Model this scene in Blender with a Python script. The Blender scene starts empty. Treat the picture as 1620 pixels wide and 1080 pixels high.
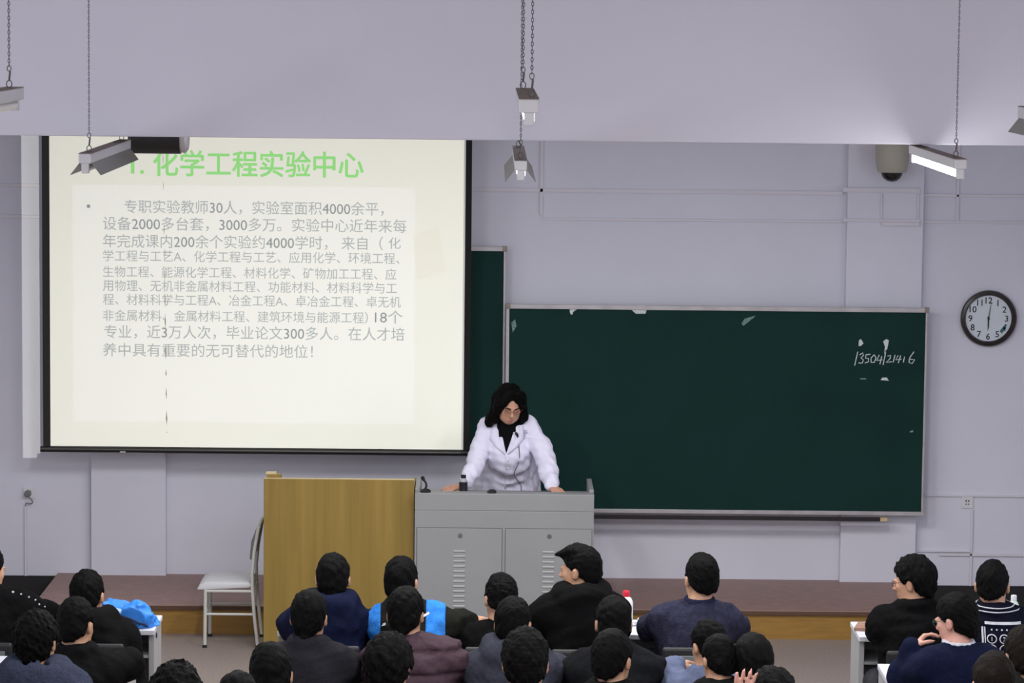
import bpy, bmesh, math, random
import numpy as np
from mathutils import Vector, Matrix
from mathutils.bvhtree import BVHTree

SC = bpy.context.scene
COL = SC.collection
R = math.radians

# ------------------------------------------------------------------ camera, world, light
FPX = 5000.0
CAMZ = 4.02
def _cam_axes():
    roll = .0105
    u0, v0 = -35.5, -519.7            # vanishing point of the depth direction after removing the roll
    yaw = math.atan2(-u0, FPX)
    pitch = math.atan2(-v0, math.hypot(FPX, u0))
    f = Vector((math.sin(yaw) * math.cos(pitch), math.cos(yaw) * math.cos(pitch), -math.sin(pitch)))
    r = Vector((math.cos(yaw), -math.sin(yaw), 0))
    u = r.cross(f)
    c, s = math.cos(roll), math.sin(roll)   # camera turned counter-clockwise by roll -> picture turns clockwise
    r2 = r * c + u * s
    u2 = u * c - r * s
    return r2.normalized(), u2.normalized(), f.normalized()
CR, CU, CF = _cam_axes()
cam_data = bpy.data.cameras.new('camera')
cam = bpy.data.objects.new('camera', cam_data)
COL.objects.link(cam)
cam_data.sensor_width = 36.0
cam_data.lens = FPX / 1620 * 36.0
cam_data.clip_end = 200
cam.matrix_world = Matrix(((CR.x, CU.x, -CF.x, 0), (CR.y, CU.y, -CF.y, 0), (CR.z, CU.z, -CF.z, CAMZ), (0, 0, 0, 1)))
SC.camera = cam

def at(px, py, Y):
    """point of the plane y = Y seen at pixel (px, py) of the 1620x1080 photograph"""
    d = CR * (px - 810) - CU * (py - 540) + CF * FPX
    t = Y / d.y
    return Vector((d.x * t, Y, CAMZ + d.z * t))

SC.view_settings.view_transform = 'Standard'
SC.view_settings.look = 'None'
SC.view_settings.exposure = 0.05
SC.view_settings.gamma = 1.0

world = bpy.data.worlds.new('sky'); SC.world = world
world.use_nodes = True
_bg = world.node_tree.nodes['Background']
_bg.inputs[0].default_value = (.72, .78, 1.0, 1)
_bg.inputs[1].default_value = 0.6

def area(name, loc, size, power, color, rot):
    l = bpy.data.lights.new(name, 'AREA'); l.shape = 'RECTANGLE'
    l.size, l.size_y = size; l.energy = power; l.color = color
    o = bpy.data.objects.new(name, l); o.location = loc; o.rotation_euler = rot
    COL.objects.link(o); return o
LAMP_COL = (1.0, 1.0, 1.0)
SKY_COL = (.88, .93, 1.0)
# daylight through the three windows of the left wall and the two of the right wall
WIN_L = (2.2, 7.2, 15.2)
WIN_R = (4.0, 15.2)
for y in WIN_L:
    area('window_daylight', (-5.02, y, 2.75), (2.0, 2.1), 78 if y < 10 else 30, SKY_COL, (R(90), 0, R(-90)))
for y in WIN_R:
    area('window_daylight', (5.02, y, 2.75), (2.0, 2.1), 50 if y < 10 else 46, SKY_COL, (R(90), 0, R(90)))
# the fluorescent battens over the seats behind the camera's view
for y in (1.2, 4.2):
    for x in (-1.4, .1, 1.6):
        area('unseen_overhead_light', (x, y, 4.3), (.12, 1.2), 52, LAMP_COL, (0, 0, 0))
# unseen lights added in the bay behind the beam to brighten the front wall
for y, z, p in ((13.4, 3.57, 30), (16.6, 3.43, 55)):
    for x in (-1.4, .1, 1.6):
        area('unseen_overhead_light', (x, y, z), (.12, 1.2), p, LAMP_COL, (0, 0, 0))

# ------------------------------------------------------------------ materials
def lin(c):
    c = c / 255.0
    return c / 12.92 if c <= .04045 else ((c + .055) / 1.055) ** 2.4
def rgb(c, k=1.0):
    return (lin(c[0]) * k, lin(c[1]) * k, lin(c[2]) * k, 1)
MATS = {}
def mat(name, c, rough=.6, metal=0, nscale=0, namt=.15, bump=0, bscale=None, stretch=None, emit=None, spec=.5, c2=None, trans=0, alpha=1):
    if name in MATS: return MATS[name]
    m = bpy.data.materials.new(name); MATS[name] = m
    m.use_nodes = True
    nt = m.node_tree; b = nt.nodes['Principled BSDF']
    b.inputs['Base Color'].default_value = rgb(c)
    b.inputs['Roughness'].default_value = rough
    b.inputs['Metallic'].default_value = metal
    b.inputs['Specular IOR Level'].default_value = spec
    if trans: b.inputs['Transmission Weight'].default_value = trans
    if alpha < 1: b.inputs['Alpha'].default_value = alpha
    tc = None
    if nscale or bump:
        tc = nt.nodes.new('ShaderNodeTexCoord')
        mp = nt.nodes.new('ShaderNodeMapping')
        nt.links.new(tc.outputs['Object'], mp.inputs[0])
        if stretch: mp.inputs['Scale'].default_value = stretch
    if nscale:
        n = nt.nodes.new('ShaderNodeTexNoise'); n.inputs['Scale'].default_value = nscale; n.inputs['Detail'].default_value = 5
        nt.links.new(mp.outputs[0], n.inputs['Vector'])
        mx = nt.nodes.new('ShaderNodeMix'); mx.data_type = 'RGBA'
        a = rgb(c, 1 - namt); d = rgb(c2) if c2 else rgb(c, 1 + namt)
        mx.inputs['A'].default_value = a; mx.inputs['B'].default_value = d
        rp = nt.nodes.new('ShaderNodeMapRange'); rp.inputs[1].default_value = .3; rp.inputs[2].default_value = .7
        nt.links.new(n.outputs['Fac'], rp.inputs[0]); nt.links.new(rp.outputs[0], mx.inputs['Factor'])
        nt.links.new(mx.outputs['Result'], b.inputs['Base Color'])
    if bump:
        n2 = nt.nodes.new('ShaderNodeTexNoise'); n2.inputs['Scale'].default_value = bscale or 40; n2.inputs['Detail'].default_value = 4
        nt.links.new(mp.outputs[0], n2.inputs['Vector'])
        bp = nt.nodes.new('ShaderNodeBump'); bp.inputs['Strength'].default_value = bump; bp.inputs['Distance'].default_value = .02
        nt.links.new(n2.outputs['Fac'], bp.inputs['Height']); nt.links.new(bp.outputs[0], b.inputs['Normal'])
    if emit:
        b.inputs['Emission Color'].default_value = (*emit[0], 1); b.inputs['Emission Strength'].default_value = emit[1]
    return m

M_wall = mat('wall_paint', (221, 221, 233), .9, nscale=1.1, namt=.035, bump=.04, bscale=60)
M_beam = mat('beam_paint', (222, 222, 235), .9, nscale=.9, namt=.02, bump=.04, bscale=60)
M_ceil = mat('ceiling_paint', (228, 226, 230), .9)
M_floor = mat('terrazzo', (146, 133, 126), .55, nscale=60, namt=.16)
M_skirt = mat('black_skirting', (24, 22, 24), .6, nscale=6)
M_trunk = mat('trunking_plastic', (220, 217, 226), .55)
M_deck = mat('maroon_deck', (152, 121, 112), .5, nscale=14, namt=.10)
M_riser = mat('wood_riser', (150, 113, 50), .5, nscale=7, namt=.14, stretch=(1, 1, 9))
M_nose = mat('dark_nosing', (88, 62, 46), .6)
M_board = mat('chalkboard_green', (24, 54, 50), .72, nscale=2.2, namt=.10, bump=.05, bscale=120, spec=.1)
M_alu = mat('aluminium', (186, 182, 184), .45, metal=.35, nscale=9, namt=.12)
M_alud = mat('tarnished_aluminium', (140, 128, 118), .5, metal=.3, nscale=16, namt=.25)
M_dark = mat('dark_plastic', (22, 22, 23), .5)
M_black = mat('black_fabric_border', (14, 16, 16), .85)
M_screen = mat('projection_fabric', (240, 240, 232), .95, spec=.1)
M_ink = mat('slide_ink', (176, 181, 182), .95, spec=.1)
M_ink_d = mat('slide_ink_digits', (148, 153, 157), .95, spec=.1)
M_green = mat('slide_green', (156, 232, 142), .95, spec=.1)
M_stain = mat('crease_stain', (150, 146, 130), .95, spec=.1, nscale=20, namt=.4)
M_patch = mat('yellowed_patch', (238, 237, 226), .95, spec=.1)
M_chalk = mat('chalk', (214, 222, 222), 1, nscale=160, namt=.3)
M_chalkf = mat('faint_chalk', (120, 146, 140), 1, nscale=60, namt=.5)
M_oak = mat('oak_laminate', (138, 113, 46), .5, nscale=2.6, namt=.16, stretch=(7, 7, .3), c2=(150, 123, 58))
M_oakl = mat('oak_edge', (206, 186, 140), .5, nscale=8, namt=.06)
M_steel = mat('painted_steel', (140, 141, 142), .5, nscale=3, namt=.03)
M_steeld = mat('steel_gap', (92, 92, 98), .6)
M_slot = mat('louvre_steel', (152, 153, 154), .45)
M_pvc = mat('chair_frame_paint', (196, 196, 190), .45)
M_pad = mat('pale_vinyl', (206, 206, 210), .5, nscale=5, namt=.03)
M_padd = mat('grey_vinyl', (104, 106, 102), .5)
M_white = mat('white_plastic', (222, 222, 226), .45)
M_desk = mat('desk_laminate', (212, 212, 222), .4, nscale=4, namt=.03)
M_desks = mat('desk_panel_grey', (168, 168, 170), .5)
M_seat = mat('seat_black', (26, 26, 28), .55)
M_seatg = mat('seat_grey', (118, 122, 124), .55)
M_lampw = mat('lamp_enamel', (196, 196, 200), .4, metal=.1)
M_lampd = mat('lamp_top_brown', (112, 100, 92), .7, nscale=14, namt=.2)
M_wing = mat('reflector_metal', (128, 128, 122), .45, metal=.4)
M_tubeon = mat('lit_tube', (255, 255, 255), .4, emit=((1, 1, 1), 14))
M_tubeoff = mat('unlit_tube', (226, 226, 222), .3)
M_chain = mat('chain_steel', (92, 88, 90), .45, metal=.6)
M_wire = mat('wire_grey', (120, 114, 118), .5)
M_beige = mat('beige_housing', (178, 174, 160), .5)
M_dome = mat('smoked_dome', (30, 28, 28), .12)
M_face = mat('clock_face', (214, 222, 230), .5)
M_rim = mat('clock_rim', (38, 28, 26), .3, nscale=20, namt=.3)
M_num = mat('clock_ink', (28, 26, 28), .6)
M_teal = mat('teal_mark', (60, 112, 118), .6)
M_bag = mat('bag_blue', (46, 128, 222), .5, nscale=9, namt=.12, bump=.2, bscale=16)
M_bagd = mat('bag_navy', (16, 26, 60), .6)
M_skin = mat('skin', (182, 138, 110), .5, nscale=18, namt=.05)
M_skinp = mat('skin_pink', (204, 152, 136), .5, nscale=18, namt=.05)
M_lip = mat('lips', (168, 96, 90), .5)
M_hair = mat('black_hair', (6, 5, 5), .7, nscale=60, namt=.3, bump=.35, bscale=170, stretch=(1, 1, .3), spec=.10)
M_hairb = mat('brown_hair', (22, 16, 13), .7, nscale=60, namt=.3, bump=.35, bscale=170, stretch=(1, 1, .3), spec=.10)
M_coat = mat('white_coat_cotton', (232, 229, 248), .85, bump=.08, bscale=30)
M_glassf = mat('spectacle_frame', (70, 52, 44), .3, metal=.3)
M_shoe = mat('shoe_black', (24, 22, 22), .5)
M_trous = mat('dark_trousers', (34, 34, 42), .85, bump=.1, bscale=60)
M_red = mat('red_cap', (208, 36, 60), .4)
M_pink = mat('pink_cap', (224, 168, 178), .4)
M_paper = mat('paper_white', (232, 232, 232), .8)
M_tea = mat('dark_drink', (40, 36, 44), .3)
M_rdrink = mat('reddish_drink', (120, 62, 56), .25)
M_clear = mat('clear_plastic', (190, 196, 200), .15, alpha=.55)
M_paleg = mat('pale_green_plastic', (196, 214, 200), .4)

# ------------------------------------------------------------------ helpers: objects
def prop(o, label=None, cat=None, group=None, kind=None):
    if label: o['label'] = label
    if cat: o['category'] = cat
    if group: o['group'] = group
    if kind: o['kind'] = kind
    return o
def thing(name, label, cat, loc=(0, 0, 0), rotz=0, group=None):
    o = bpy.data.objects.new(name, None); COL.objects.link(o)
    o.empty_display_size = .1
    o.location = loc; o.rotation_euler = (0, 0, rotz)
    return prop(o, label, cat, group)
def origin_of(p):
    while p is not None and p.parent is not None: p = p.parent
    return Vector(p.location) if p is not None else Vector((0, 0, 0))
def link_mesh(name, me, m, parent=None):
    o = bpy.data.objects.new(name, me); COL.objects.link(o)
    if m is not None and not me.materials: me.materials.append(m)
    if parent is not None: o.parent = parent
    return o
def copy_tree(o, parent=None):
    c = o.copy(); COL.objects.link(c)
    if parent is not None: c.parent = parent
    for ch in list(o.children): copy_tree(ch, c)
    return c

class MB:
    """collects shapes in world coordinates; build() links them as ONE mesh under a parent (unrotated root)"""
    def __init__(s): s.v = []; s.f = []
    def add(s, vs, fs):
        n = len(s.v); s.v += [Vector(v) for v in vs]; s.f += [[i + n for i in f] for f in fs]; return s
    def box(s, a, b, rot=None, piv=None):
        x0, y0, z0 = a; x1, y1, z1 = b
        vs = [Vector(p) for p in ((x0, y0, z0), (x1, y0, z0), (x1, y1, z0), (x0, y1, z0), (x0, y0, z1), (x1, y0, z1), (x1, y1, z1), (x0, y1, z1))]
        if rot is not None:
            piv = Vector(piv) if piv is not None else sum(vs, Vector()) / 8
            vs = [rot @ (v - piv) + piv for v in vs]
        return s.add(vs, [(0, 3, 2, 1), (4, 5, 6, 7), (0, 1, 5, 4), (1, 2, 6, 5), (2, 3, 7, 6), (3, 0, 4, 7)])
    def prism(s, poly, vec):
        """polygon (list of 3-D points, counter-clockwise seen from -vec side or not) swept along vec"""
        n = len(poly); vec = Vector(vec); P = [Vector(p) for p in poly]
        return s.add(P + [p + vec for p in P], [list(range(n))[::-1], list(range(n, 2 * n))] + [(i, (i + 1) % n, n + (i + 1) % n, n + i) for i in range(n)])
    def tube(s, pts, r, n=8, closed=False):
        P = [Vector(p) for p in pts]; m = len(P)
        rr = r if isinstance(r, (list, tuple)) else [r] * m
        vs = []; prev = None
        for i, p in enumerate(P):
            if closed: t = (P[(i + 1) % m] - P[i - 1])
            else: t = P[min(i + 1, m - 1)] - P[max(i - 1, 0)]
            t.normalize()
            if prev is None:
                a = Vector((0, 0, 1)) if abs(t.z) < .9 else Vector((1, 0, 0))
                u = a - t * a.dot(t)
            else: u = prev - t * prev.dot(t)
            u.normalize(); prev = u; w = t.cross(u)
            for k in range(n):
                an = 2 * math.pi * k / n
                vs.append(p + (u * math.cos(an) + w * math.sin(an)) * rr[i])
        fs = []
        for i in range(m if closed else m - 1):
            j = (i + 1) % m
            for k in range(n):
                l = (k + 1) % n
                fs.append((i * n + k, i * n + l, j * n + l, j * n + k))
        if not closed: fs += [list(range(n))[::-1], [(m - 1) * n + k for k in range(n)]]
        return s.add(vs, fs)
    def lathe(s, c, prof, n=24, axis='z', sy=1.0, caps=True):
        """profile [(r, h)] turned round an axis through c"""
        c = Vector(c); vs = []; fs = []
        for r, h in prof:
            for k in range(n):
                an = 2 * math.pi * k / n
                a, b = r * math.cos(an), r * math.sin(an) * sy
                vs.append(c + (Vector((a, b, h)) if axis == 'z' else Vector((h, a, b)) if axis == 'x' else Vector((a, h, -b))))
        m = len(prof)
        for i in range(m - 1):
            for k in range(n):
                l = (k + 1) % n
                fs.append((i * n + k, i * n + l, (i + 1) * n + l, (i + 1) * n + k))
        if caps and prof[0][0] > 1e-6: fs.append(list(range(n))[::-1])
        if caps and prof[-1][0] > 1e-6: fs.append([(m - 1) * n + k for k in range(n)])
        return s.add(vs, fs)
    def build(s, name, m, parent=None, bevel=0, smooth=False, kind=None, seg=2):
        o0 = origin_of(parent) if parent is not None else Vector((0, 0, 0))
        me = bpy.data.meshes.new(name)
        bm = bmesh.new()
        vs = [bm.verts.new(v - o0) for v in s.v]
        for f in s.f:
            try: bm.faces.new([vs[i] for i in f])
            except ValueError: pass
        bmesh.ops.remove_doubles(bm, verts=bm.verts, dist=1e-6)
        bmesh.ops.recalc_face_normals(bm, faces=bm.faces)
        if bevel:
            es = [e for e in bm.edges if len(e.link_faces) == 2 and e.calc_face_angle(0) > .6]
            bmesh.ops.bevel(bm, geom=es, offset=bevel, segments=seg, affect='EDGES', profile=.5, clamp_overlap=True)
        if smooth:
            for f in bm.faces: f.smooth = True
            for e in bm.edges:
                if len(e.link_faces) == 2 and e.calc_face_angle(0) > .7: e.smooth = False
        bm.to_mesh(me); bm.free()
        o = link_mesh(name, me, m, parent)
        if kind: o['kind'] = kind
        return o

def struct(name, mb, m, **k):
    return mb.build(name, m, None, kind='structure', **k)

def text_mesh(body, x0, x1, zc, h, Y, mb_parts, bold=0.0, centre=None, measure=None):
    """lettering of the default font facing the camera: fitted between x0..x1 (the span of `measure`, if given) or, with centre, in its natural width"""
    def glyphs(t, off):
        cu = bpy.data.curves.new('lettering', 'FONT'); cu.body = t; cu.resolution_u = 3; cu.offset = off
        o = bpy.data.objects.new('lettering', cu); COL.objects.link(o)
        dg = bpy.context.evaluated_depsgraph_get()
        me = bpy.data.meshes.new_from_object(o.evaluated_get(dg))
        vs = np.array([v.co[:] for v in me.vertices]); fs = [tuple(p.vertices) for p in me.polygons]
        bpy.data.objects.remove(o); bpy.data.curves.remove(cu); bpy.data.meshes.remove(me)
        return vs, fs
    vs, fs = glyphs(body, bold)
    if not len(vs): return
    ref = glyphs(measure, 0)[0] if measure else vs
    lo, hi = ref.min(0), ref.max(0)
    if centre is not None: sx = h; x0 = centre - (hi[0] - lo[0]) * sx / 2
    else: sx = (x1 - x0) / (hi[0] - lo[0])
    X = x0 + (vs[:, 0] - lo[0]) * sx
    Z = zc + (vs[:, 1] - .35) * h
    mb_parts.add([(X[i], Y, Z[i]) for i in range(len(vs))], fs)

# ------------------------------------------------------------------ the room
DW = 21.3                    # front wall
ZS = .19                     # platform height
XL, XR, YB, ZC = -5.1, 5.1, -1.6, 4.75
struct('wall_front', MB().box((XL - .2, DW, -.1), (XR + .2, DW + .2, ZC)), M_wall)
fl = MB().box((XL, 13.4, -.1), (XR, DW, 0))
zst = 0
steps = []
y = 13.4
while y > YB:
    zst += .14
    fl.box((XL, max(y - .94, YB), -.1), (XR, y, zst)); steps.append((y, zst)); y -= .94
struct('floor', fl, M_floor)
def floor_z(y):
    z = 0
    for ys, zs in steps:
        if y < ys: z = zs
    return z
struct('ceiling', MB().box((XL - .2, YB, ZC), (XR + .2, DW + .2, ZC + .15)), M_ceil)
struct('wall_back', MB().box((XL - .2, YB - .2, -.1), (XR + .2, YB, ZC)), M_wall)
def side_wall(name, x0, x1, wins):
    b = MB(); z0, z1, hw = 1.65, 3.85, 1.05
    b.box((x0, YB, -.1), (x1, DW, z0)); b.box((x0, YB, z1), (x1, DW, ZC))
    ys = sorted(wins); e = YB
    for yc in ys:
        b.box((x0, e, z0), (x1, yc - hw, z1)); e = yc + hw
    b.box((x0, e, z0), (x1, DW, z1))
    struct(name, b, M_wall)
side_wall('wall_left', XL - .2, XL, WIN_L)
side_wall('wall_right', XR, XR + .2, WIN_R)
n = 0
for sx, wins in ((-1, WIN_L), (1, WIN_R)):
    for yc in wins:
        n += 1
        xc = sx * 5.2
        b = MB()
        for yy in (yc - 1.05, yc - .02, yc + 1.01): b.box((xc - .03, yy, 1.65), (xc + .03, yy + .04, 3.85))
        for zz in (1.65, 3.1, 3.81): b.box((xc - .03, yc - 1.05, zz), (xc + .03, yc + 1.05, zz + .04))
        w = struct('window_%d' % n, b, M_white)
        g = MB().box((xc - .004, yc - 1.04, 1.67), (xc + .004, yc + 1.04, 3.83)).build('pane', mat('window_glass', (240, 244, 246), .03, trans=1), w)
BZ = at(780, 222, 11.7).z
struct('beam', MB().box((XL, 11.7, BZ), (XR, 11.98, ZC)), M_beam, bevel=.006)
# wall pilasters
def xs(px, Y): return at(px, 540, Y).x
struct('trim_1', MB().box((at(146, 800, DW).x, DW - .07, 0), (at(264, 800, DW).x, DW, ZC)), M_wall, bevel=.004)
struct('trim_2', MB().box((at(1333, 600, DW).x, DW - .07, 0), (at(1455, 500, DW).x, DW, ZC)), M_wall, bevel=.004)
# teaching platform
st = thing('teaching_platform', 'low maroon teaching platform with wooden front edge along the front wall', 'platform', (0, 20.7, 0))
XP0, XP1, YP = -2.93, 2.79, 20.16
MB().box((XP0, YP, ZS - .03), (XP1, DW - .001, ZS)).build('deck', M_deck, st, bevel=.003)
MB().box((XP0 + .02, YP + .015, 0), (XP1 - .02, DW - .001, ZS - .03)).build('riser', M_riser, st)
MB().box((XP0, YP - .006, ZS - .028), (XP1, YP, ZS - .004)).build('nosing', M_nose, st)
struct('baseboard_left', MB().box((XL, DW - .02, 0), (XP0 - .002, DW, .17)), M_skirt)
struct('baseboard_right', MB().box((XP1 + .002, DW - .02, 0), (XR, DW, .16)), M_skirt)
# surface trunking on the front wall
TN = 2
def trunk(px0, py0, px1, py1, w=.022, dep=.016, off=0):
    global TN
    TN += 1
    a, b = at(px0, py0, DW - off), at(px1, py1, DW - off)
    h = w / 2
    mb = MB()
    if abs(a.x - b.x) > abs(a.z - b.z):
        z = (a.z + b.z) / 2; mb.box((min(a.x, b.x), DW - off - dep, z - h), (max(a.x, b.x), DW - off, z + h))
    else:
        x = (a.x + b.x) / 2; mb.box((x - h, DW - off - dep, min(a.z, b.z)), (x + h, DW - off, max(a.z, b.z)))
    struct('trim_%d' % TN, mb, M_trunk, bevel=.002)
trunk(-140, 291, 146, 294); trunk(-140, 340, 146, 344)
trunk(264, 296, 1333, 304, .026); trunk(857, 346, 1333, 350, .016)
trunk(1333, 300, 1455, 301, .03, .02, .07); trunk(1333, 348, 1455, 349, .018, .016, .07)
trunk(1455, 309, 1760, 311, .018); trunk(1455, 351, 1760, 353, .014)
trunk(857, 180, 857, 340, .022); trunk(1394, 306, 1394, 345, .014, .014, .07)
trunk(1452, 306, 1452, 345, .014, .014, .07); trunk(1516, 180, 1516, 350, .018)
trunk(1394, 354, 1454, 354, .026, .024, .07)
trunk(1462, 783, 1760, 786, .012); trunk(1536, 806, 1536, 928, .016)
trunk(1485, 877, 1760, 878, .02); trunk(1444, 871, 1536, 872, .01)
trunk(41, 800, 41, 921, .016)

# ------------------------------------------------------------------ projection screen and the slide on it
DS = 20.95
def pS(px, py): return at(px, py, DS)
scr = thing('projection_screen', 'pulled-down projection screen with a black border showing a slide of Chinese text', 'projection screen', (-1.55, DS, 1.06))
A, B_, C_, D_ = at(63, 200, DS), at(747, 200, DS), at(741, 712, DS), at(70, 716, DS)
xl0, xl1 = pS(70, 470).x, pS(742, 470).x
il0, il1 = pS(78, 470).x, pS(736, 470).x
zb, zt = pS(400, 708).z, 4.1
bd = .012
MB().box((il0, DS, zb), (il1, DS + .004, zt)).build('fabric', M_screen, scr)
MB().box((xl0 - .012, DS - .001, zb - .01), (il0 + .004, DS + .006, zt)).build('border', M_black, scr)
MB().box((il1 - .004, DS - .001, zb - .01), (xl1 + .012, DS + .006, zt)).build('border', M_black, scr)
wb = MB().lathe((xl0 - .03, DS + .002, zb - .022), [(.0, 0), (.020, 0), (.020, xl1 - xl0 + .06), (0, xl1 - xl0 + .06)], 16, 'x')
wb.build('weight_bar', M_dark, scr, smooth=True)
hx = pS(195, 714)
MB().box((hx.x - .02, DS - .03, hx.z - .006), (hx.x + .02, DS - .018, hx.z + .006)).build('pull_tab', M_alu, scr, bevel=.002)
MB().box((xl0 - .12, DS - .04, zt), (xl1 + .12, DS + .06, zt + .1)).build('case', M_white, scr, bevel=.01)
# slide text (the dark print of the projected page)
YT = DS - .0015
LINES = [
 ('专职实验教师30人，实验室面积4000余平，', 197, 607, 329, 22.5),
 ('设备2000多台套，3000多万。实验中心近年来每', 163, 643, 356, 22.5),
 ('年完成课内200余个实验约4000学时， 来自（', 163, 606, 383.5, 22.5),
 ('化', 615, 634, 385, 19.5),
 ('学工程与工艺A、化学工程与工艺、应用化学、环境工程、', 163, 632, 407, 19),
 ('生物工程、能源化学工程、材料化学、矿物加工工程、应', 163, 627, 432, 19),
 ('用物理、无机非金属材料工程、功能材料、材料科学与工', 163, 628, 454, 19),
 ('程、材料科学与工程A、冶金工程A、卓冶金工程、卓无机', 163, 634, 476, 19),
 ('非金属材料、金属材料工程、建筑环境与能源工程）', 163, 582, 501, 19),
 ('18个', 593, 637, 502, 22.5),
 ('专业，近3万人次，毕业论文300多人。在人才培', 165, 640, 527, 22.5),
 ('养中具有重要的无可替代的地位！', 163, 495, 555, 22.5),
]
for body, x0, x1, yc, h in LINES:
    tx = MB()
    a, b = pS(x0, yc), pS(x1, yc)
    text_mesh(body, a.x, b.x, (a.z + b.z) / 2, h * 1.02 / FPX * DS, YT, tx)
    tx.build('slide_text', M_ink, scr)
for body, x0, x1, yc, h in LINES:
    msk = ''.join(c if c.isdigit() else ('\u3000' if ord(c) > 0x2000 else c if c == ' ' else '\u2002') for c in body)
    if not any(c.isdigit() for c in body): continue
    td = MB()
    a, b = pS(x0, yc), pS(x1, yc)
    text_mesh(msk, a.x, b.x, (a.z + b.z) / 2, h * 1.02 / FPX * DS, YT - .0006, td, measure=body)
    td.build('slide_digits', M_ink_d, scr)
tt = MB()
a, b = pS(207, 259), pS(574, 259)
text_mesh('1. 化学工程实验中心', a.x, b.x, a.z, 44 / FPX * DS, YT, tt)
a2 = Vector((.0022, 0, 0))
tb = MB()
for dx, dz in ((0, 0), (.006, 0), (.003, .005)):
    tb.add([v + Vector((dx, -.0002 * dx * 100, dz)) for v in tt.v], tt.f)
tb.build('slide_title', M_green, scr)
bl = pS(140, 326)
MB().lathe((bl.x, YT - .0002, bl.z), [(.012, 0), (.012, .0004)], 14, 'y').build('bullet_point', M_ink_d, scr)
# vertical crease stains on the fabric
rng = random.Random(5)
for y0, y1, w in ((240, 262, .9), (286, 302, .8), (352, 372, 1.1), (392, 412, 1.2), (425, 445, 1.6), (462, 486, 2.0), (496, 520, 1.8), (545, 568, 2.8), (584, 596, 1.8), (612, 632, 1.8), (648, 672, 2.6), (682, 685, 1.2)):
    x = 258 + (y0 - 240) / 440 * 6
    p, q = pS(x, y0), pS(x + .3, y1); hw = w / 2 / FPX * DS
    zm = (p.z * .45 + q.z * .55)
    cs = MB().add([(p.x, YT - .0006, p.z), (p.x + hw, YT - .0006, zm), (q.x, YT - .0006, q.z), (p.x - hw, YT - .0006, zm)], [(0, 1, 2, 3)])
    cs.build('crease_stain', M_stain, scr)
pa = [pS(652, 372), pS(694, 358), pS(706, 430), pS(660, 443)]
MB().add([(p.x, YT + .0006, p.z) for p in pa], [(0, 1, 2, 3)]).build('yellowed_patch', M_patch, scr)

# the projector: black housing under the ceiling, just behind the beam, and its own light
PJ = at(250, 233, 12.45)
pj = thing('projector', 'black projector housing with pale grey end cap hanging just behind the beam', 'projector', (PJ.x, PJ.y, PJ.z))
r_ = .075
zc = at(250, 243, 12.45).z + r_
x0, x1 = at(205, 233, 12.45).x, at(286, 233, 12.45).x
MB().lathe((x0, 12.45, zc), [(0, 0), (r_ - .012, 0), (r_, .012), (r_, x1 - x0), (r_ - .004, x1 - x0)], 28, 'x').build('housing', M_dark, pj, smooth=True)
xc1 = at(298, 233, 12.45).x
MB().lathe((x1, 12.45, zc), [(r_ - .006, -.01), (r_ - .004, xc1 - x1 - .01), (r_ - .016, xc1 - x1), (0, xc1 - x1)], 28, 'x').build('end_cap', M_alu, pj, smooth=True)
xm = (x0 + x1) / 2
MB().tube([(xm, 12.45, zc + r_ - .01), (xm, 12.45, ZC)], .018, 10).build('drop_pole', M_white, pj, smooth=True)
MB().lathe((xm, 12.45 + r_ - .012, zc), [(0, .0), (.032, 0), (.034, .02), (.028, .035), (.02, .03), (0, .026)], 20, 'y').build('lens', M_dome, pj, smooth=True)
LP = Vector((xm, 12.45 + r_ + .03, zc))
def projector_light():
    l = bpy.data.lights.new('projector_light', 'SPOT')
    l.energy = 1300; l.spot_size = R(60); l.spot_blend = 0; l.shadow_soft_size = .004
    o = bpy.data.objects.new('projector_light', l); o.location = LP; o.rotation_euler = (R(90), 0, 0); COL.objects.link(o)
    l.use_nodes = True
    nt = l.node_tree; em = nt.nodes['Emission']
    tc = nt.nodes.new('ShaderNodeTexCoord'); sp = nt.nodes.new('ShaderNodeSeparateXYZ')
    nt.links.new(tc.outputs['Normal'], sp.inputs[0])
    def mth(op, a, b=None):
        n = nt.nodes.new('ShaderNodeMath'); n.operation = op
        for i, v in enumerate((a, b)):
            if v is None: continue
            if isinstance(v, (int, float)): n.inputs[i].default_value = v
            else: nt.links.new(v, n.inputs[i])
        return n.outputs[0]
    az = mth('ABSOLUTE', sp.outputs['Z'])
    U, V = mth('DIVIDE', sp.outputs['X'], az), mth('DIVIDE', sp.outputs['Y'], az)
    def frac(p): return (p.x - LP.x) / (DS - LP.y), (p.z - LP.z) / (DS - LP.y)
    def rect(u0, u1, v0, v1):
        m = mth('MULTIPLY', mth('GREATER_THAN', U, u0), mth('LESS_THAN', U, u1))
        return mth('MULTIPLY', m, mth('MULTIPLY', mth('GREATER_THAN', V, v0), mth('LESS_THAN', V, v1)))
    wl, wr = at(35, 500, DW), pS(732, 500)
    wbz = at(48, 724, DW)
    ul = (wl.x - LP.x) / (DW - LP.y); vb = (wbz.z - LP.z) / (DW - LP.y)
    outer = rect(ul, frac(wr)[0], vb, .12)
    i0, i1 = frac(pS(116, 666)), frac(pS(657, 297))
    inner = rect(i0[0], i1[0], i0[1], i1[1])
    nt.links.new(mth('MULTIPLY', outer, mth('ADD', .9, mth('MULTIPLY', inner, .1))), em.inputs['Strength'])
    mx = nt.nodes.new('ShaderNodeMix'); mx.data_type = 'RGBA'
    mx.inputs['A'].default_value = (1, 1, .86, 1); mx.inputs['B'].default_value = (1, 1, .95, 1)
    nt.links.new(inner, mx.inputs['Factor']); nt.links.new(mx.outputs['Result'], em.inputs['Color'])
projector_light()

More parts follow.
